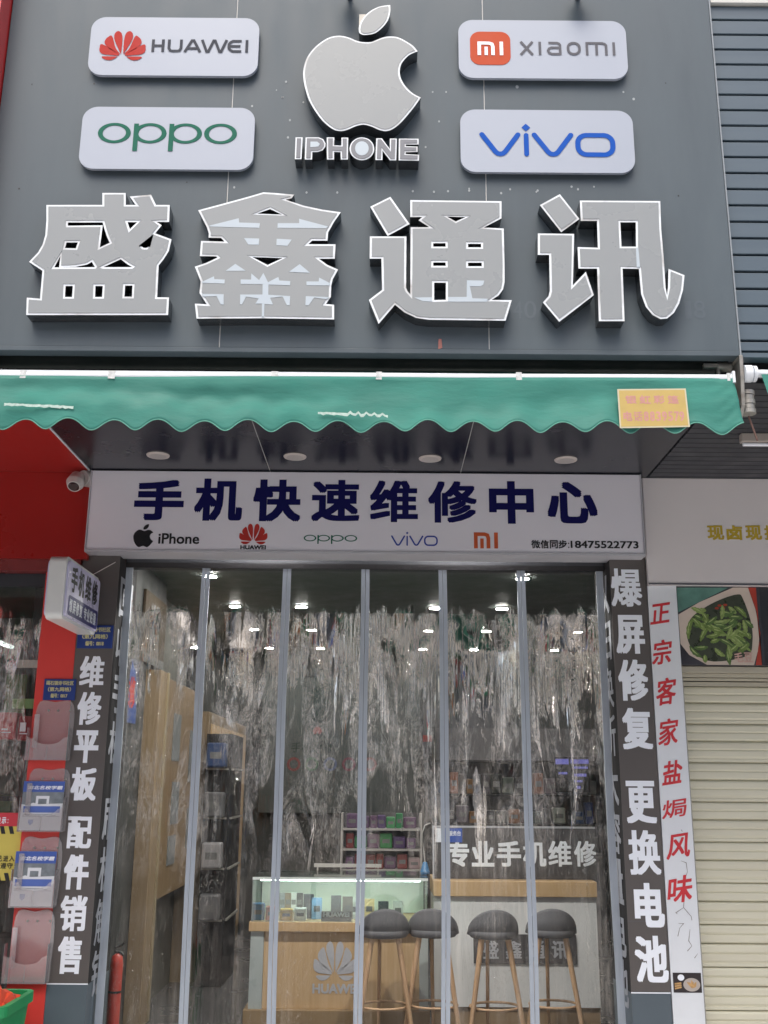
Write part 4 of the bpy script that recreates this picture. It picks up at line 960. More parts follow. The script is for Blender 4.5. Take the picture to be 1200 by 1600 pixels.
for i in range(n):
    for j in range(9):
        a = 2*math.pi*i/n; v = j/8; r = .24*(1-v)**.7; z = .60+.14*v+.016*math.sin(5*a+j)+.012*math.sin(11*a+2*j)
        vs.append((-1.95+r*math.cos(a)*(1.02+.06*math.sin(7*a)), 5.19+r*.82*math.sin(a), z))
for i in range(n):
    for j in range(8): a = i*9+j; b_ = ((i+1) % n)*9+j; fs.append((a, b_, b_+1, a+1))
mb.add(vs, fs, 0, False); tag(mb.build('rubbish_bag', M['bag']), 'crumpled orange red plastic bag stuffed in the green bin', 'bag')

# ================================================================== RIGHT NEIGHBOUR
t = thing('slatted_fascia', 'blue grey slatted cladding right of the big sign board', 'cladding', (2.6, 3.93, 3.3))
mb = MB(); z = 5.058; zs0 = 3.35
k_ = 0
while z > zs0+.02:
    zz = max(z-.0685, zs0); mb.box(1.478, 4.5, 3.905, 3.935, zz, z)
    z -= .0795; k_ += 1
mb.build('slats', M['slat'], t, bevel=.002)
MB().box(1.478, 4.5, 3.936, 3.96, 3.34, 5.058).build('backing', M['trimdark'], t)
MB().box(1.478, 4.5, 3.90, 3.96, 3.318, 3.338).build('lower_trim', M['slat'], t)
t = thing('upper_wall', 'pale grey plaster wall above the slatted cladding', 'wall', (3, 3.95, 5.06))
MB().box(1.475, 4.5, 3.90, 4.2, 5.064, 6.2).build('plaster', plain('pale_plaster', (.56, .56, .52), .8, var=.12, vscale=12, bump=.2), t)
MB().box(1.475, 4.5, 3.885, 3.9, 5.062, 5.085).build('ledge', plain('pale_ledge', (.6, .6, .56), .8, var=.1), t)
t = thing('slatted_soffit', 'dark slatted soffit over the snack shop on the right', 'soffit', (2.8, 4.8, 3.3))
mb = MB(); y = 4.15
while y < 5.6: mb.box(1.512, 4.5, y, min(y+.066, 5.62), SZ, SZ+.02); y += .074
mb.build('slats', M['slatdk'], t, bevel=.002)
mb = MB(); mb.box(1.512, 4.5, 4.10, 5.62, SZ+.021, SZ+.05); mb.box(1.512, 4.5, 4.08, 4.10, SZ, 3.62); mb.box(1.512, 4.5, 3.96, 4.2, 3.62, 3.7); mb.build('backing', M['trimdark'], t)
t = thing('tube_batten', 'unlit white tube light on the dark slatted soffit', 'lamp', (2.2, 4.9, SZ))
p = at(1157, 687, Z=SZ-.03); MB().box(p.x, p.x+1.2, p.y-.02, p.y+.02, SZ-.045, SZ-.001).build('batten', plain('batten', (.42, .37, .33), .5), t, bevel=.004)
MB().tube((p.x+.01, p.y, SZ-.055), (p.x+1.19, p.y, SZ-.055), .0095).build('tube', M['whitelet'], t)
t = thing('snack_sign', 'plain off white sign band with gold characters above the food posters', 'sign', (2.9, 5.58, 2.68))
MB().box(1.478, 4.5, 5.575, 5.75, 2.682, SZ-.001).build('band', M['beigeband'], t, bevel=.003)
MB().box(1.478, 4.5, 5.571, 5.574, 2.682, 2.692).build('lower_edge', M['greyink'], t)
mb = MB()
for ch, x0, x1 in (('现',1105,1131),('卤',1135,1160),('现',1164.5,1190),('捞',1194,1220)): write_px(mb, ch, x0, 821, x1, 844, 5.575, .002, .035)
mb.build('lettering', M['goldlet'], t)
t = thing('calligraphy_pillar', 'white pillar with red brush characters and hairline cracks', 'pillar', (1.56, 5.6, 0))
MB().box(1.476, 1.637, 5.595, 5.9, 0, 2.681).build('plaster', M['pillarw'], t, bevel=.003)
mb = MB()
for ch, x0, y0, x1, y1 in (('正',1016,943,1048,974),('宗',1018.6,1000,1050,1037.7),('客',1024,1059.5,1057,1101),('家',1028,1123,1060.6,1164),('盐',1034.5,1188.5,1067,1225),('焗',1034.5,1249,1074.4,1277),('风',1041,1303,1080,1340.7),('味',1042,1368.5,1083,1410)):
    X0, X1, Z0, Z1 = bb(x0, y0, x1, y1, 5.595); fsl = lambda u, v, w, c_=(X0+X1)/2, z_=Z0: (u, 5.595-w, v+0.16*(u-c_))
    write(mb, fsl, ch, X0-.004, X1-.012, Z0, Z1, .0015, .022, .14)
mb.build('brush_lettering', M['callig'], t)
mb = MB()
for ln in ([(1064,1345),(1072,1348),(1074,1362),(1068,1380),(1069,1400),(1068,1418),(1080,1432),(1081,1438)], [(1068,1418),(1056,1426),(1058,1428)], [(1060,1443),(1068,1443),(1062,1450),(1059,1463)], [(1078,1452),(1076,1470),(1081,1478),(1074,1486)], [(1064,1296),(1066,1299)], [(1090,1490),(1085,1497)]):
    q = px_loop(ln, (0, 0), 1, 5.595); ribbon(mb, front(5.595), q, .0035, .0012, taper=[.4+.6*abs(math.sin(i*1.7)) for i in range(len(q))])
mb.build('crack', M['crack'], t)
X0, X1, Z0, Z1 = bb(1052, 1520, 1096, 1551, 5.594)
t = thing('food_sticker', 'small dark sticker of a plate of chicken feet, low on the white pillar', 'sticker', (X0, 5.59, Z0)); X1 = min(X1, 1.636)
fr = front(5.594); W_ = X1-X0; H_ = Z1-Z0
MB().prism(fr, [(X0, Z0), (X1, Z0), (X1, Z1), (X0, Z1)], -.001, .001).build('print', plain('sticker_dark', (.025, .018, .02), .4), t)
MB().cap(fr, ell(X0+W_*.65, Z0+H_*.40, W_*.30, H_*.34, 24), (), .0016).build('plate_picture', plain('sticker_plate', (.45, .40, .36), .4), t)
MB().cap(fr, ell(X0+W_*.28, Z0+H_*.76, W_*.12, H_*.16, 18), (), .0016).build('bowl_picture', M['whitelet'], t)
mb = MB()
for i in range(9):
    a = .35+i*.24; cx, cz = X0+W_*.65, Z0+H_*.25; L = .022+.006*(i % 3)
    ribbon(mb, fr, [(cx, cz), (cx+L*math.cos(a), cz+L*math.sin(a))], .007, .0022+i*3e-5)
for i in range(3): ribbon(mb, fr, [(X0+W_*.04, Z0+H_*(.2+.12*i)), (X0+W_*.28, Z0+H_*(.28+.1*i))], .008, .0026+i*3e-5)
mb.build('food_picture', plain('sticker_food', (.50, .30, .12), .5, var=.3, vscale=80), t)

# food posters
def poster(X0, X1, label): 
    t = thing('food_poster', label, 'poster', ((X0+X1)/2, 5.61, 2.24), 'food posters over the roller shutter')
    return t
Z0, Z1 = 2.243, 2.680; PXa, PXb = 1.642, at(1191, 980, 5.61).x
t = poster(PXa, PXb, 'poster of green soybean pods in a white dish above the shutter'); fr = front(5.61)
MB().box(PXa, PXb, 5.61, 5.66, Z0, Z1).build('print', plain('poster_dark', (.045, .045, .055), .35, var=.3, vscale=7), t)
q = lambda pts: [(lambda a: (min(max(a.x, PXa+.001), PXb-.001), min(max(a.z, Z0+.001), Z1-.001)))(at(1040+p[0]/5.714, 780+p[1]/5.714, 5.61)) for p in pts]
MB().cap(fr, q([(92,790),(560,790),(110,1010)]), (), .0006).build('teal_corner', plain('poster_teal', (.10, .22, .18), .4, var=.3, vscale=12), t)
MB().cap(fr, q([(600,790),(735,790),(800,980),(840,1180),(830,1330),(790,1490),(370,1490),(210,1390),(120,1290),(108,1030),(300,920)]), (), .0012).build('dish_picture', plain('poster_dish', (.62, .52, .44), .35, var=.08), t)
MB().cap(fr, smooth_loop(q([(640,850),(690,890),(760,1090),(775,1270),(725,1400),(430,1450),(270,1380),(190,1230),(215,1080),(330,980),(480,900)]), 4), (), .0018).build('broth_picture', plain('poster_broth', (.05, .06, .04), .3, var=.3, vscale=20), t)
mb = MB(); pods = [((205,1250),(190,1150),(245,1060)),((270,1010),(330,980),(360,1000)),((250,1040),(300,1050),(330,1080)),((310,1270),(330,1190),(390,1130)),((410,1095),(490,1115),(580,1075)),((490,1165),(580,1165),(640,1085)),((640,1150),(660,1080),(655,1180)),((690,1080),(715,1140),(715,1210)),((700,1080),(750,1110),(780,1150)),((610,960),(680,990),(720,1060)),((570,1190),(620,1240),(760,1360)),((470,1250),(560,1270),(640,1350)),((400,1280),(440,1260),(480,1255)),((430,1200),(480,1195),(550,1215)),((215,1310),(250,1380),(320,1410)),((350,1390),(350,1430),(355,1460)),((440,1330),(470,1380),(530,1400)),((545,1340),(560,1420),(575,1485)),((720,1200),(745,1210),(750,1250)),((560,960),(600,1000),(630,1020)),((650,1240),(700,1270),(750,1310)),((380,1030),(350,1060),(330,1090)),((660,1180),(675,1210),(690,1230)),((620,1060),(600,1100),(560,1110))]
for _ in range(26):
    x_, y_, a_ = 260+random.random()*440, 1000+random.random()*380, random.random()*3.1; c_, s_ = 62*math.cos(a_), 62*math.sin(a_)
    pods.append(((x_-c_, y_-s_), (x_+14*s_/62, y_-14*c_/62), (x_+c_, y_+s_)))
for i, pd in enumerate(pods):
    a, b_, c_ = q(pd); pts = [((1-s_)**2*a[0]+2*s_*(1-s_)*b_[0]+s_*s_*c_[0], (1-s_)**2*a[1]+2*s_*(1-s_)*b_[1]+s_*s_*c_[1]) for s_ in [j/17 for j in range(18)]]
    ribbon(mb, fr, pts, .029, .0024+i*5e-5, taper=[max(.12, math.sin(math.pi*(j+.3)/17.6)**.55*(.88+.12*math.cos(j*1.5))) for j in range(18)], mi=i % 3); ribbon(mb, fr, [(p_[0]-.002, p_[1]+.004) for p_ in pts[3:14]], .007, .00242+i*5e-5, taper=[.2, .6, .9, .7, 1, .8, .9, .7, .6, .4, .2], mi=3)
mb.build('pod_picture', [plain('pod_a', (.16, .24, .06), .35, var=.3, vscale=60), plain('pod_b', (.24, .33, .10), .35, var=.25, vscale=60), plain('pod_c', (.10, .17, .05), .35, var=.3, vscale=60), plain('pod_d', (.36, .44, .18), .3, var=.3, vscale=60)], t)
mb = MB()
for (x, y) in ((480, 950), (510, 970), (455, 975), (530, 945)): a = q([(x, y)])[0]; mb.cap(fr, ell(a[0], a[1], .012, .007, 10), (), .0042)
mb.build('chilli_picture', plain('chilli', (.35, .05, .025), .35), t)
MB().cap(fr, q([(735,790),(805,790),(860,1490),(805,1490),(845,1200),(810,1000)]), (), .0020).build('red_border', plain('poster_red', (.42, .05, .03), .4), t)
mb = MB()
for ch, x0, x1 in (('毛',1147,1161),('豆',1162,1176)): write_px(mb, ch, x0, 1019.5, x1, 1035, 5.61, .0046, .025)
mb.build('lettering', plain('poster_pink', (.62, .40, .34), .5), t)
t = poster(PXb, 2.6, 'poster of a yellow fried snack beside the soybean poster, cut by the picture edge'); xa = PXb+.001
MB().box(xa, 2.5, 5.611, 5.66, Z0, Z1).build('print', plain('poster_dark2', (.03, .03, .035), .35, var=.3, vscale=7), t)
mb = MB(); 
for i in range(16):
    x = xa+.02+random.random()*.5; z = Z0+.12+random.random()*.2
    ribbon(mb, front(5.611), [(x, z), (x+.03*random.random(), z+.05), (x+.02, z+.09)], .024, .001+i*4e-5, taper=[.5, 1, .5])
mb.build('snack_picture', plain('snack', (.50, .30, .11), .4, var=.35, vscale=40), t)
MB().cap(front(5.611), ell(xa+.32, Z0+.07, .3, .055, 30), (), .0008).build('plate_picture', M['whitelet'], t)

# roller shutter
t = thing('roller_shutter', 'closed cream ribbed roller shutter below the food posters', 'shutter', (2.9, 5.72, 0))
prof = []; z = 2.135; i = 0
while z > -.02:
    h = .0445
    prof += [(5.730, z), (5.722, z-.003), (5.718, z-.012), (5.718, z-h+.010), (5.722, z-h+.002), (5.7245, z-h)]
    prof += [(5.7245, z-h), (5.719, z-h-.003), (5.718, z-h-.012)]
    ht = h-.0
    prof += [(5.718, z-2*h+.012), (5.722, z-2*h+.004)]; z -= 2*h
    if i % 2: prof += [(5.724, z), (5.720, z-.003), (5.720, z-.016), (5.724, z-.019)]; z -= .020
    prof += [(5.738, z), (5.738, z-.0045)]; z -= .0045; i += 1
mb = MB(); n = len(prof); vs = [(1.652, p[0], p[1]) for p in prof]+[(4.2, p[0], p[1]) for p in prof]
mb.add(vs, [(j, j+1, n+j+1, n+j) for j in range(n-1)]); mb.build('ribbed_curtain', M['shutter'], t)
mb = MB(); mb.box(1.640, 4.2, 5.655, 5.74, 2.205, 2.240); mb.box(1.640, 4.2, 5.675, 5.74, 2.183, 2.204); mb.box(1.645, 4.2, 5.69, 5.74, 2.165, 2.180); mb.box(1.648, 4.2, 5.705, 5.74, 2.137, 2.160); mb.build('shutter_box', plain('shutter_box', (.46, .43, .34), .45, var=.06), t, bevel=.002)
mb = MB(); mb.box(1.638, 1.662, 5.665, 5.75, 0, 2.18); mb.build('guide_rail', plain('rail_grey', (.35, .34, .31), .5, var=.15, vscale=20), t)
t = thing('side_shop_wall', 'plain wall closing the snack shop behind its shutter', 'wall', (3.5, 5.8, 0)); MB().box(2.65, 4.6, 5.76, 5.86, 0, 3.3).build('plaster', M['iwalld'], t)

# ================================================================== SHOP INTERIOR
# lit ceiling lights, with an unseen row added by the doorway to brighten the counters
GL = 'lit downlights in the shop ceiling'
rows = [7.08, 8.35, 9.66, 11.03, 6.02]
wherey = ['in the front row', 'in the second row', 'in the third row', 'in the rear row', 'added unseen by the doorway']
cols = [-2.04, -1.23, -.68, .43, .985, 1.86]
wherex = ['at far left', 'left of the counters', 'above the glass counter', 'just right of centre', 'above the bar stools', 'at far right']
for j, Y in enumerate(rows):
    for i, X in enumerate(cols):
        if (j == 0 and i in (0, 5, 3, 2)) or (j == 1 and i in (0,)) or (j == 4 and i not in (2, 3)): continue
        p = Vector((X, Y, 3.02))
        t = thing('ceiling_light', f'lit round ceiling light {wherex[i]}, {wherey[j]}', 'ceiling light', p, GL)
        MB().lathe([(.047, -.012), (.053, -.008), (.053, -.001)], p, 20).build('ring', M['camw'], t)
        MB().lathe([(.046, -.014), (.046, -.0125)], p, 20).build('diffuser', M['lamp'] if j < 4 else M['lamp_fill'], t)

# left: wood panel, posters, extinguisher
t = thing('wood_partition', 'tall pale wooden partition panel left inside the doorway', 'partition', (-1.56, 7.3, 0))
MB().box(-1.618, -1.515, 7.0, 7.03, .09, 2.34).build('front_board', M['woodpale'], t, bevel=.002)
MB().box(-1.618, -1.513, 7.031, 7.26, .09, 2.34).build('side_board', M['woodpale'], t, bevel=.002)
MB().box(-1.5125, -1.500, 7.20, 7.24, .1, 2.34).build('edge_strip', plain('edge_strip', (.30, .24, .15), .4), t)
t = thing('wall_unit', 'brown wooden wall unit with pale cards behind the tall panel', 'cabinet', (-1.58, 8.1, .8))
MB().box(-1.619, -1.535, 7.40, 8.85, .82, 2.32).build('carcass', wood('unit_wood', (.20, .13, .07), (.26, .18, .10)), t, bevel=.003)
for y_, z_, h_ in ((7.62, 1.75, .34), (7.70, 1.30, .30), (7.66, 1.02, .2), (8.3, 1.6, .4), (8.35, 1.1, .3)): MB().box(-1.5345, -1.528, y_, y_+.26, z_, z_+h_).build('pale_card', plain('card_grey', (.17, .18, .18), .4, var=.35, vscale=14), t)
t = thing('wood_cabinet', 'wooden wall cabinet further back along the left wall', 'cabinet', (-1.6, 9.5, 0))
MB().box(-2.49, -1.52, 9.1, 11.6, 0, 2.2).build('carcass', M['woodpale'], t, bevel=.004)
mb = MB()
for y in (9.2, 9.8, 10.4, 11.0): mb.box(-1.519, -1.512, y, y+.55, .15, 2.1)
mb.build('door_front', M['wood'], t)
t = thing('wall_poster', 'brown poster on the left wall above the wooden panel', 'poster', (-1.6, 7.1, 2.4))
mb = MB(); mb.box(-1.616, -1.600, 6.78, 7.45, 2.38, 2.86); mb.build('print', plain('poster_brown', (.07, .05, .03), .8, var=.1), t)
mb = MB(); mb.box(-1.5995, -1.598, 6.78, 7.45, 2.38, 2.44); mb.build('lower_strip', plain('poster_strip', (.10, .10, .09), .4), t)
mb = MB(); fj = lambda u, v, w: (-1.599+w, u, v)
write(mb, fj, '维修', 6.95, 7.25, 2.52, 2.80, .001, .02); mb.build('lettering', M['black'], t)
t = thing('blue_poster', 'blue poster with red writing on the wall inside the left jamb', 'poster', (-1.6, 6.5, 2.0))
mb = MB(); mb.box(-1.617, -1.600, 6.25, 6.72, 1.96, 2.36); mb.build('print', plain('poster_blue', (.02, .06, .22), .35, var=.2), t)
mb = MB(); write(mb, fj, '维修', 6.35, 6.65, 2.05, 2.25, .001, .03); mb.build('lettering', M['red_e'], t)
for i, (z, c) in enumerate(((1.75, (.05, .14, .28)), (1.42, (.10, .28, .10)), (1.28, (.4, .4, .4)))):
    t = thing('small_notice', ['small blue notice below the blue poster by the left jamb', 'small green notice under the small blue one by the left jamb', 'small grey notice lowest beneath the left jamb posters'][i], 'notice', (-1.6, 6.4, z), 'notices on the inner left wall')
    MB().box(-1.617, -1.605, 6.28, 6.48, z, z+.12+.05*(i == 1)).build('card', plain(f'notice{i}', c, .4), t, bevel=.001)
    MB().box(-1.6045, -1.604, 6.30, 6.46, z+.05, z+.07).build('print', M['whitelet'], t)
t = thing('red_pipe', 'red capped pole standing inside the left jamb', 'pole', (-1.535, 6.4, 0))
MB().lathe([(.036, 0), (.036, .57), (.030, .61), (.012, .625)], (-1.535, 6.4, .004), 20).build('tube', plain('pole_red', (.46, .05, .035), .4, var=.1), t)
MB().lathe([(.0375, 0), (.0375, .012)], (-1.535, 6.4, .42), 20).build('band', M['black'], t)
mb = MB(); mb.path([(-1.55, 6.40, .66), (-1.51, 6.40, .675), (-1.50, 6.4, .69)], .006); mb.path([(-1.55, 6.4, .64), (-1.515, 6.4, .635), (-1.5, 6.4, .62)], .006); mb.build('hose_end', M['black'], t)

# glass counter
gx0, gx1, gy0, gy1 = -.882, .322, 7.40, 7.95
t = thing('glass_counter', 'wooden counter with a glass display top and a pale petal emblem', 'counter', (-.28, 7.6, 0))
MB().box(gx0-.012, gx1+.004, gy0-.012, gy1, .625, .685).build('wood_shelf', M['wood'], t, bevel=.003)
MB().box(gx0+.09, gx1-.06, gy0+.03, gy1, .14, .624).build('front_panel', M['wood'], t)
mb = MB(); mb.box(gx0, gx0+.089, gy0+.01, gy1, .14, .624); mb.box(gx1-.059, gx1, gy0+.01, gy1, .14, .624); mb.build('side_case', plain('case_pale', (.45, .5, .49), .3), t)
MB().box(gx0-.03, gx1+.01, gy0-.02, gy1, .004, .139).build('plinth', plain('plinth_wood', (.30, .2, .1), .5), t, bevel=.003)
mb = MB(); mb.box(gx0, gx1, gy0, gy0+.006, .686, .968); mb.box(gx0, gx0+.006, gy0+.007, gy1, .686, .968); mb.box(gx1-.006, gx1, gy0+.007, gy1, .686, .968); mb.build('glass_wall', M['glassw'], t)
MB().box(gx0, gx1, gy0, gy1, .969, .977).build('glass_top', M['glassw'], t)
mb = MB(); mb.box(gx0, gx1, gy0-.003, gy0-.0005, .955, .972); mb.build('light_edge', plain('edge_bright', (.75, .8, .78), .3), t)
MB().box(gx0+.01, gx1-.01, gy1-.03, gy1-.01, .69, .96).build('back_panel', M['glowpale'], t)
mb = MB(); mb.box(gx0+.05, gx1-.05, gy0+.06, gy0+.075, .945, .952); mb.build('case_light', mat('case_lit', (.9, .9, .9), .4, emit=(.9, 1, .95), estr=30), t)
fr = front(gy0+.03)
petal_emblem(MB(), fr, *bb(490, 1471, 556, 1532, gy0+.03), .003).build('petal_emblem', M['silver'], t)
write_px(MB(), 'HUAWEI', 488, 1537, 560, 1552.5, gy0+.03, .003, .05).build('lettering', M['silver'], t)
# goods in the glass case
def goods(name, lab, cat, x, y, z, w_, d_, h_, col, grp, lbl=None, rough=.35):
    t = thing(name, lab, cat, (x, y, z), grp)
    MB().box(x-w_/2, x+w_/2, y, y+d_, z, z+h_).build('body', plain('g_%d_%d_%d' % tuple(int(q*100) for q in col), col, rough), t, bevel=min(w_, h_, d_)*.12)
    MB().box(x-w_*.3, x+w_*.3, y-.0012, y-.0004, z+h_*.35, z+h_*.62).build('print' if cat != 'phone' else 'lens', lbl or plain('dull_label', (.16, .16, .16), .5), t)
    return t
GC = 'goods in the glass counter'
for i, (px, w_, h_, c, lab) in enumerate(((403, .085, .11, (.03, .15, .33), 'blue box at the left end of the glass counter'), (424, .08, .09, (.60, .16, .10), 'orange red box in the glass counter beside the blue box'), (447, .085, .075, (.62, .38, .07), 'yellow box in the glass counter'), (469, .085, .08, (.68, .70, .70), 'white box in the glass counter beside the yellow one'))):
    X = at(px, 1430, 7.46).x; goods('phone_box', lab, 'box', X, 7.46, .686, w_, .06, h_, c, GC, M['greyink'])
ph = [(495, (.22, .38, .62), 'light blue phone upright in the glass counter', .14), (482, (.05, .05, .06), 'dark phone leaning behind the light blue phone', .16), (525, (.10, .10, .11), 'dark grey phone upright behind the small name stand', .15), (543, (.13, .11, .10), 'brown grey phone upright right of the name stand', .15), (556, (.66, .7, .68), 'white phone upright at the fourth magnetic strip', .13), (577, (.55, .42, .24), 'gold phone upright in the glass counter', .13), (599, (.03, .04, .05), 'black phone upright behind the left bar stool', .12), (622, (.5, .52, .5), 'silver phone upright near the right end of the glass case', .12)]
for i, (px, c, lab, h_) in enumerate(ph):
    X = at(px, 1420, 7.55+.03*(i % 3)).x; goods('display_phone', lab, 'phone', X, 7.55+.03*(i % 3), .686, .072, .009, h_, c, GC, M['greyink'])
for i in range(5):
    X = at(432+9*i, 1405, 7.72).x; goods('phone_case', ['pale phone case, leftmost of five at the back of the glass case', 'grey phone case, second of five at the back of the glass case', 'brown phone case, middle of five at the back of the glass case', 'white phone case, fourth of five at the back of the glass case', 'black phone case, last of five at the back of the glass case'][i], 'phone case', X, 7.72, .72, .05, .02, .12, [(.6, .55, .5), (.3, .32, .33), (.28, .2, .12), (.7, .7, .68), (.05, .05, .05)][i], 'cases at the back of the glass counter')
t = thing('name_stand', 'small white word stand at the front of the glass counter', 'sign', (-.1, 7.44, .69))
write_px(MB(), 'HUAWEI', 505, 1425.5, 546, 1432.5, 7.44, .003, .07).build('lettering', M['whitelet'], t)
X0, X1, Z0, Z1 = bb(502, 1424, 549, 1434, 7.44); MB().box(X0, X1, 7.44, 7.446, .686, Z1).build('plinth', M['panelg'], t)

# right bar counter
cx0, cx1, cy = .372, 1.518, 7.60
t = thing('bar_counter', 'white bar counter with a thick wooden top behind the stools', 'counter', (.95, 7.8, 0))
MB().box(cx0, cx1, cy+.03, 8.1, .12, .836).build('front_panel', M['counterw'], t)
MB().box(cx0-.004, cx1+.004, cy, 8.12, .837, .940).build('wood_top', M['wood'], t, bevel=.004)
MB().box(cx0, cx1, cy+.05, 8.1, .004, .119).build('plinth', plain('plinth_wood2', (.33, .22, .12), .5), t)
t = thing('counter_sign_board', 'dark grey board with white repair characters standing on the bar counter', 'sign board', (.95, 7.75, .94))
X0, X1 = .384, 1.556
MB().box(X0, X1, 7.75, 7.77, .941, 1.293).build('board', M['panelg'], t)
mb = MB(); mb.box(X0-.012, X0-.0005, 7.745, 7.775, .941, 1.305); mb.box(X0, X1, 7.745, 7.775, 1.2935, 1.305); mb.build('frame', M['silver'], t)
mb = MB()
for ch, x0, x1 in (('专',699,733),('业',737,772),('手',776,814),('机',817,853),('维',856.5,893),('修',897,931.5)): write_px(mb, ch, x0, 1314, x1, 1354, 7.75, .003, .034)
mb.build('lettering', M['whitelet'], t)
t = thing('service_label', 'small blue and white label at the corner of the dark counter board', 'label', (.45, 7.74, 1.2))
X0, X1, Z0, Z1 = bb(680, 1294, 722, 1316, 7.748); mb = MB(); mb.box(X0, X0+(X1-X0)*.3, 7.744, 7.748, Z0, Z1); mb.build('white_part', M['whitelet'], t)
mb = MB(); mb.box(X0+(X1-X0)*.301, X1, 7.744, 7.748, Z0, Z1); mb.build('blue_part', plain('label_blue', (.04, .10, .42), .4), t)
mb = MB(); write_px(mb, '服务台', 701, 1298, 720, 1306, 7.744, .001, .02); mb.build('lettering', M['whitelet'], t)
t = thing('shop_plaque', 'dark plaque with four silver characters on the white bar counter front', 'plaque', (1.0, 7.62, .4))
X0, X1, Z0, Z1 = bb(740, 1460, 901, 1506, 7.62); MB().box(X0, X1, 7.617, 7.629, Z0, Z1).build('board', M['panelg'], t, bevel=.002)
mb = MB()
for ch, x0, x1 in (('盛',755,779),('鑫',790,815),('通',827,851),('讯',862,887)): write_px(mb, ch, x0, 1470, x1, 1498, 7.617, .002, .035)
mb.build('lettering', M['silver'], t)
# blue lamp-like phone stand beside the board
t = thing('desk_lamp', 'small blue shaded desk lamp with a thin curved stem on the counter', 'lamp', (.33, 7.72, .978))
p = at(664, 1368, 7.70); MB().lathe([(.034, 0), (.030, .004), (.026, .008)], (p.x, 7.70, .978), 20).build('base', plain('lamp_blue', (.02, .15, .33), .4), t)
MB().lathe([(.036, .01), (.034, .012), (.016, .075), (.012, .08)], (p.x, 7.70, .978), 20).build('shade', plain('lamp_blue', (.02, .15, .33), .4), t)
mb = MB(); mb.path([(p.x, 7.70, 1.05), (p.x-.01, 7.70, 1.15), (p.x-.02, 7.70, 1.25), (p.x, 7.70, 1.31), (p.x+.04, 7.70, 1.325)], .004); mb.build('stem', M['camw'], t)

# bar stools
def stool(name, x, y, label, rz):
    t = thing(name, label, 'bar stool', (x, y, .004), 'grey bar stools in front of the counters')
    r = .168; zs_ = .650; vs = []; fs = []; n = 40; prof = []
    mb = MB()
    ca, sa = math.cos(rz), math.sin(rz)
    R_ = lambda a, b_, c_: (x+a*ca-b_*sa, y+a*sa+b_*ca, c_)
    # shell back facing the street: outer surface rises round the near side
    m_ = 9
    for i in range(n+1):
        a = 2*math.pi*i/n
        back = max(0.0, -math.sin(a))          # -Y side is the back
        h = .018+.158*back**.75
        for j in range(m_+1):
            v = j/m_; rr_ = r*(.80+.20*math.sin(min(1, v*1.5)*math.pi/2)) - .030*max(0, v-.45)*back
            vs.append(R_(rr_*math.cos(a), rr_*math.sin(a), zs_+h*v))
    for i in range(n):
        for j in range(m_): a = i*(m_+1)+j; fs.append((a, a+m_+1, a+m_+2, a+1))
    mb.add(vs, fs, 0, True); o = mb.build('backrest', M['fabric'], t)
    sd = o.modifiers.new('thickness', 'SOLIDIFY'); sd.thickness = .022; sd.offset = -1
    mb = MB(); prof = [(.10, -.010), (r*.86, -.006), (r*.95, .012), (r*.94, .035), (r*.82, .05), (.02, .056)]
    vs = [R_(pr_*math.cos(2*math.pi*k/n), pr_*math.sin(2*math.pi*k/n), zs_+ph_) for pr_, ph_ in prof for k in range(n)]
    mb.add(vs, [(q_*n+k, q_*n+(k+1) % n, (q_+1)*n+(k+1) % n, (q_+1)*n+k) for q_ in range(len(prof)-1) for k in range(n)], 0, True)
    mb.add(vs[:n], [tuple(range(n-1, -1, -1))]); mb.build('seat', M['fabric'], t)
    for (a0, b0, a1, b1, ra, rb) in ((-.085, -.08, -.185, -.13, .019, .014), (.085, -.08, .185, -.13, .019, .014), (-.02, .10, -.015, .20, .013, .011)):
        MB().tube(R_(a0, b0, zs_-.005), R_(a1, b1, .004), ra, rb, n=12).build('leg', M['woodleg'], t)
    mb = MB(); mb.path([R_(.155*math.cos(k*math.pi/18), .13*math.sin(k*math.pi/18)-.02, .235) for k in range(36)], .008, 8, 0, True); mb.build('footrest_ring', M['woodleg'], t)
for px, Y, lab, rz in ((600, 7.08, 'grey bar stool in front of the glass counter, leftmost of four', .08), (677, 7.12, 'grey bar stool between the glass counter and the white bar', -.12), (770, 7.08, 'grey bar stool before the left half of the dark plaque', .05), (861, 7.16, 'grey bar stool before the right half of the dark plaque', -.06)):
    stool('bar_stool', at(px, 1460, Y).x, Y, lab, rz)

# back wall boards, racks and goods
BY = 11.55
t = thing('repair_board', 'grey wall board with dark green repair characters and round icons', 'wall board', (-.6, BY, 1.2))
X0, X1, Z0, Z1 = -1.35, .42, 1.28, 2.75
MB().box(X0, X1, BY, BY+.05, Z0, Z1).build('board', plain('board_grey', (.055, .062, .06), .5, var=.06), t, bevel=.004)
mb = MB()
for ch, y0, y1 in (('手',1025,1062),('机',1072,1100),('维',1064,1066),('修',1102,1128)):
    if ch != '维': write_px(mb, ch, 486, y0, 514, y1, BY, .004, .03)
write_px(mb, '手机故障', 455, 1160, 520, 1176, BY, .004, .02)
mb.build('lettering', plain('board_green', (.006, .02, .016), .5), t)
petal_emblem(MB(), front(BY), *bb(489, 1135, 503, 1147, BY), .004).build('petal_emblem', plain('dull_red', (.22, .03, .025), .5), t)
mb = MB()
for i, px in enumerate((459, 487, 516, 545, 578)):
    p = at(px, 1194, BY); mb.prism(front(BY), ell(p.x, p.z, .075, .075, 24), 0, .004, [ell(p.x, p.z, .048, .048, 24)], mi=i % 4)
mb.build('round_icons', [plain('ic_r', (.14, .03, .03), .5), plain('ic_g', (.02, .08, .035), .5), plain('ic_b', (.07, .09, .16), .5), plain('ic_m', (.12, .02, .04), .5)], t)
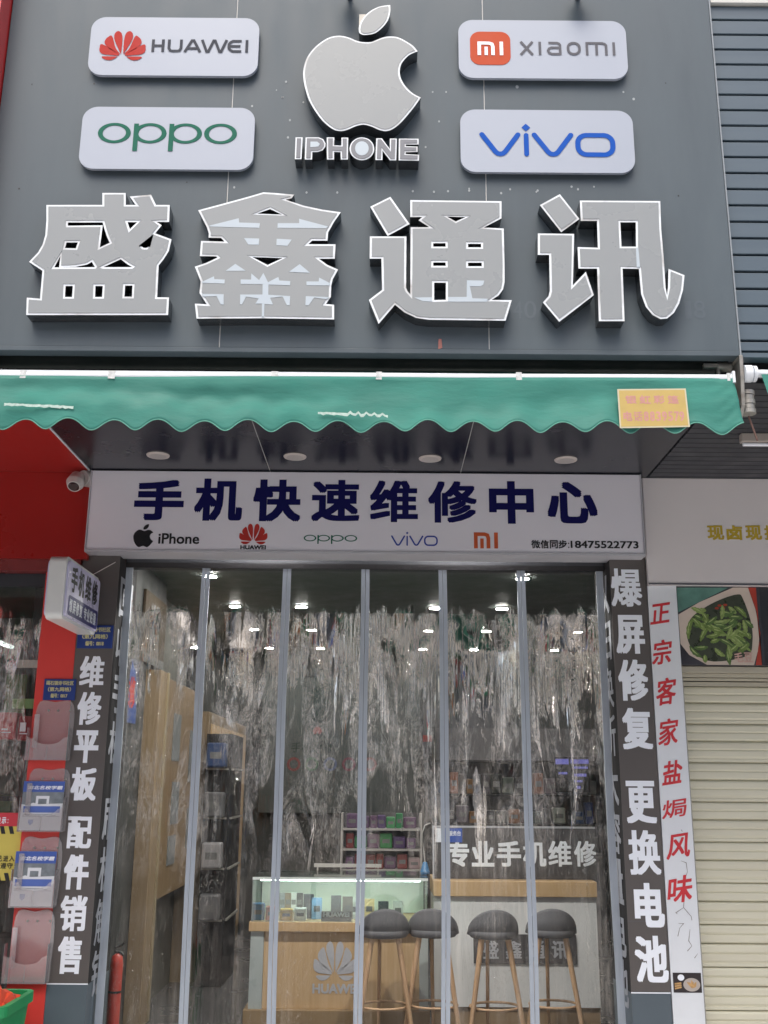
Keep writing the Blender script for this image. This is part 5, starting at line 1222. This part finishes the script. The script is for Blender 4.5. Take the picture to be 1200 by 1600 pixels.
def rack(name, label, X0, X1, y0, y1, zs_, ztop, matk):
    t = thing(name, label, 'rack', ((X0+X1)/2, y0, 0))
    mb = MB()
    for z in zs_: mb.box(X0+.02, X1-.02, y0, y1, z-.02, z)
    mb.build('shelf', M[matk], t)
    mb = MB()
    for x in (X0, X1-.02): mb.box(x, x+.02, y0, y1, .004, ztop)
    mb.build('upright', M[matk], t)
    MB().box(X0+.02, X1-.02, y1-.02, y1, .004, ztop).build('back_panel', plain('rack_back', (.10, .095, .1), .6), t)
rs = random.Random(3)
words = ['purple', 'white', 'red', 'green', 'blue', 'black', 'orange', 'grey']
colr = dict(purple=(.12, .06, .15), white=(.32, .31, .32), red=(.2, .03, .035), green=(.04, .22, .08), blue=(.025, .055, .15), black=(.03, .03, .035), orange=(.22, .09, .035), grey=(.13, .13, .135))
def fill(X0, X1, y, zs_, hmax, rackword, grp, palette):
    lv = ['bottom shelf', 'second shelf', 'third shelf', 'fourth shelf', 'top shelf']
    for j, z in enumerate(zs_):
        x = X0+.05; k = 0
        while x < X1-.10:
            w_ = rs.uniform(.07, .15); h_ = rs.uniform(.5, .95)*hmax; c = rs.choice(palette)
            goods('retail_box', f'{c} retail box, number {k+1} from left, {lv[j]} of the {rackword}', 'box', x+w_/2, y, z+.0005, w_*.92, .12, h_, tuple(min(1, max(.01, q*rs.uniform(.8, 1.2))) for q in colr[c]), grp)
            x += w_; k += 1
rack('goods_rack', 'low rack of small coloured boxes behind the glass counter', -.42, .42, 11.0, 11.3, [.75, .95, 1.15], 1.3, 'camw')
fill(-.42, .42, 11.05, [.75, .95, 1.15], .16, 'rack behind the glass counter', 'boxes on the centre rack', ['purple', 'white', 'purple', 'red', 'green', 'blue'])
rack('goods_rack', 'tall dark rack of phone boxes behind the bar counter', .55, 2.35, 11.2, 11.5, [.9, 1.2, 1.5, 1.85], 2.2, 'jamb')
fill(.55, 2.35, 11.24, [.9, 1.2, 1.5], .24, 'rack behind the bar counter', 'boxes on the tall rack', ['grey', 'white', 'black', 'blue', 'orange', 'grey', 'black'])
t = thing('display_header', 'dark panel with a red strip on the back wall over the tall rack', 'panel', (.6, 11.5, 2.2))
MB().box(.45, 1.4, 11.5, 11.56, 1.9, 2.45).build('board', plain('header_grey', (.06, .06, .065), .4), t); MB().box(.45, 1.4, 11.494, 11.4995, 2.05, 2.12).build('red_strip', plain('dull_red', (.22, .03, .025), .5), t)
t = thing('lit_display', 'violet blue glowing display screen at the right rear of the shop', 'screen', (1.75, 10.9, 1.5))
X0, X1, Z0, Z1 = bb(868, 1182, 922, 1238, 10.9)
MB().box(X0, X1, 10.92, 10.96, Z0, Z1).build('housing', M['black'], t, bevel=.004)
mb = MB()
for i, (a, b_, c_, d_) in enumerate(((.02, .40, .78, .93), (.46, .98, .80, .92), (.50, .95, .66, .72), (.10, .35, .50, .56), (.55, .90, .44, .52), (.55, .78, .28, .34), (.60, .72, .10, .18))): mb.box(X0+(X1-X0)*a, X0+(X1-X0)*b_, 10.914, 10.919, Z0+(Z1-Z0)*c_, Z0+(Z1-Z0)*d_)
mb.build('screen_glow', M['vio'], t)
MB().box((X0+X1)/2-.02, (X0+X1)/2+.02, 10.93, 10.95, .004, Z0).build('stand', M['black'], t)
t = thing('dark_cabinet', 'dark shelving unit left of the glass counter at the back', 'cabinet', (-1.3, 9.5, 0))
MB().box(-1.50, -1.28, 8.9, 9.6, .004, 2.0).build('carcass', M['jamb'], t, bevel=.004)
mb = MB()
for z in (.5, .9, 1.3, 1.7): mb.box(-1.279, -1.262, 8.92, 9.58, z, z+.015); mb.box(-1.49, -1.3, 8.88, 8.899, z, z+.015)
mb.build('shelf', M['metal'], t)
for i, (z, c) in enumerate(((.52, 'grey'), (.92, 'white'), (1.32, 'grey'), (1.72, 'blue'))):
    goods('stacked_box', f'{c} box on the {["lowest", "second", "third", "highest"][i]} ledge of the dark shelving unit', 'box', -1.39, 8.74, z, .16, .13, .2, colr[c], 'boxes on the dark shelving unit')
t = thing('shop_shelf_bracket', 'pale metal rail above the glass counter', 'rail', (-.3, 7.9, 1.1))
p0, p1 = at(491, 1352, 7.9), at(596, 1352, 7.9); mb = MB(); mb.box(p0.x, p1.x, 7.89, 7.91, p0.z-.012, p0.z+.012); mb.build('bar', M['camw'], t)
mb = MB(); mb.box(p0.x+.02, p0.x+.03, 7.895, 7.905, .978, p0.z-.012); mb.box(p1.x-.03, p1.x-.02, 7.895, 7.905, .978, p0.z-.012); mb.build('post', M['camw'], t)

# ================================================================== ACROSS THE STREET (seen mirrored in the plastic)
t = thing('opposite_building', 'beige building across the street, mirrored in the plastic curtain', 'building', (0, -18, 0))
MB().box(-26, 26, -26, -18, 3.4, 12.2).build('wall', M['stucco'], t)
MB().box(-26, 26, -25.9, -18.6, 0, 3.4).build('ground_floor', plain('ground_floor_dark', (.14, .14, .14), .6), t)
for i in range(11):
    for j in range(3):
        x = -22+i*4.4; z = 4.9+j*2.5
        w_ = MB().box(x-.8, x+.8, -18.03, -17.95, z, z+1.4).build('window', M['window'], t)
for i in range(11):
    x = -22+i*4.4; c = [(.55, .18, .06), (.04, .12, .42), (.6, .58, .55), (.45, .04, .04), (.05, .28, .14), (.6, .45, .3)][i % 6]
    MB().box(x-2.1, x+2.1, -18.2, -17.6, 2.3, 4.1).build('shop_sign', plain(f'sign{i % 6}', c, .5), t)
MB().box(-26.5, 26.5, -26.2, -17.7, 12.2, 12.6).build('parapet', M['stucco'], t)
def tree(x, y, h, r, seed, label):
    rd = random.Random(seed); t = thing('street_tree', label, 'tree', (x, y, 0), 'street trees behind the viewer')
    mb = MB(); mb.path([(x, y, 0), (x+.1, y, h*.3), (x, y+.1, h*.6), (x+.1, y, h*.8)], [.16, .13, .09, .04], 10)
    for k in range(6):
        a = k*1.05; mb.path([(x, y, h*(.35+.05*k)), (x+r*.4*math.cos(a), y+r*.4*math.sin(a), h*(.5+.06*k)), (x+r*.75*math.cos(a), y+r*.75*math.sin(a), h*(.58+.06*k))], [.06, .04, .015], 6)
    mb.build('trunk', M['bark'], t); mb = MB()
    cl = [(rd.gauss(0, .45)*r, rd.gauss(0, .45)*r, h*.72+rd.gauss(0, .17)*h, rd.uniform(.3, .6)) for _ in range(26)]
    for _ in range(1900):
        c_ = rd.choice(cl); p = Vector((x+c_[0]+rd.gauss(0, c_[3]), y+c_[1]+rd.gauss(0, c_[3]), c_[2]+rd.gauss(0, c_[3]*.7)))
        a = Vector((rd.gauss(0, 1), rd.gauss(0, 1), rd.gauss(0, 1))).normalized(); b_ = a.orthogonal().normalized()*.07; a = a*.14
        mb.add([p-a, p+b_, p+a, p-b_], [(0, 1, 2, 3)])
    mb.build('crown', M['leafm'], t)
tree(-5.6, -14.2, 6.2, 2.3, 1, 'green street tree to the left, mirrored in the curtain')
tree(6.5, -14.2, 5.8, 2.2, 2, 'green street tree to the right, mirrored in the curtain')

# pieces that belong to a part go one level down, under that part
SUB = dict(emblem_mark='emblem', infill='face', hem='valance', torn_stitching='valance', tape_mark='front_bar', 
           band_lettering='navy_band', header_lettering='red_header', hazard_stripes='board', gate_picture='paper', blue_header='paper', blue_band='paper',
           shield_emblem='paper', small_print='paper', picture='paper', screw='back_plate', rib='front_pocket', jamb_lettering='core', panel_joint='face_panel',
           petal_emblem='front_panel', case_light='glass_top', light_edge='glass_top', pod_picture='dish_picture', broth_picture='dish_picture', chilli_picture='dish_picture',
           screw_hole='panel', filler_spot='panel', crack='plaster', pulley='gear_box')
base = lambda o: o.name.split('.')[0]
for root in [o for o in bpy.data.objects if o.parent is None and o.type == 'EMPTY']:
    kids = list(root.children)
    for k_ in kids:
        host = next((h for h in kids if base(h) == SUB.get(base(k_)) and h is not k_), None)
        if base(k_) == 'lettering': host = next((h for h in kids if base(h) in ('face_panel', 'plate', 'paper')), None)
        if host: k_.parent = host; k_.matrix_parent_inverse = Matrix.Identity(4)
for o in bpy.data.objects:
    if 'label' in o and not 4 <= len(o['label'].split()) <= 16: print('LABEL LENGTH', len(o['label'].split()), o['label'])
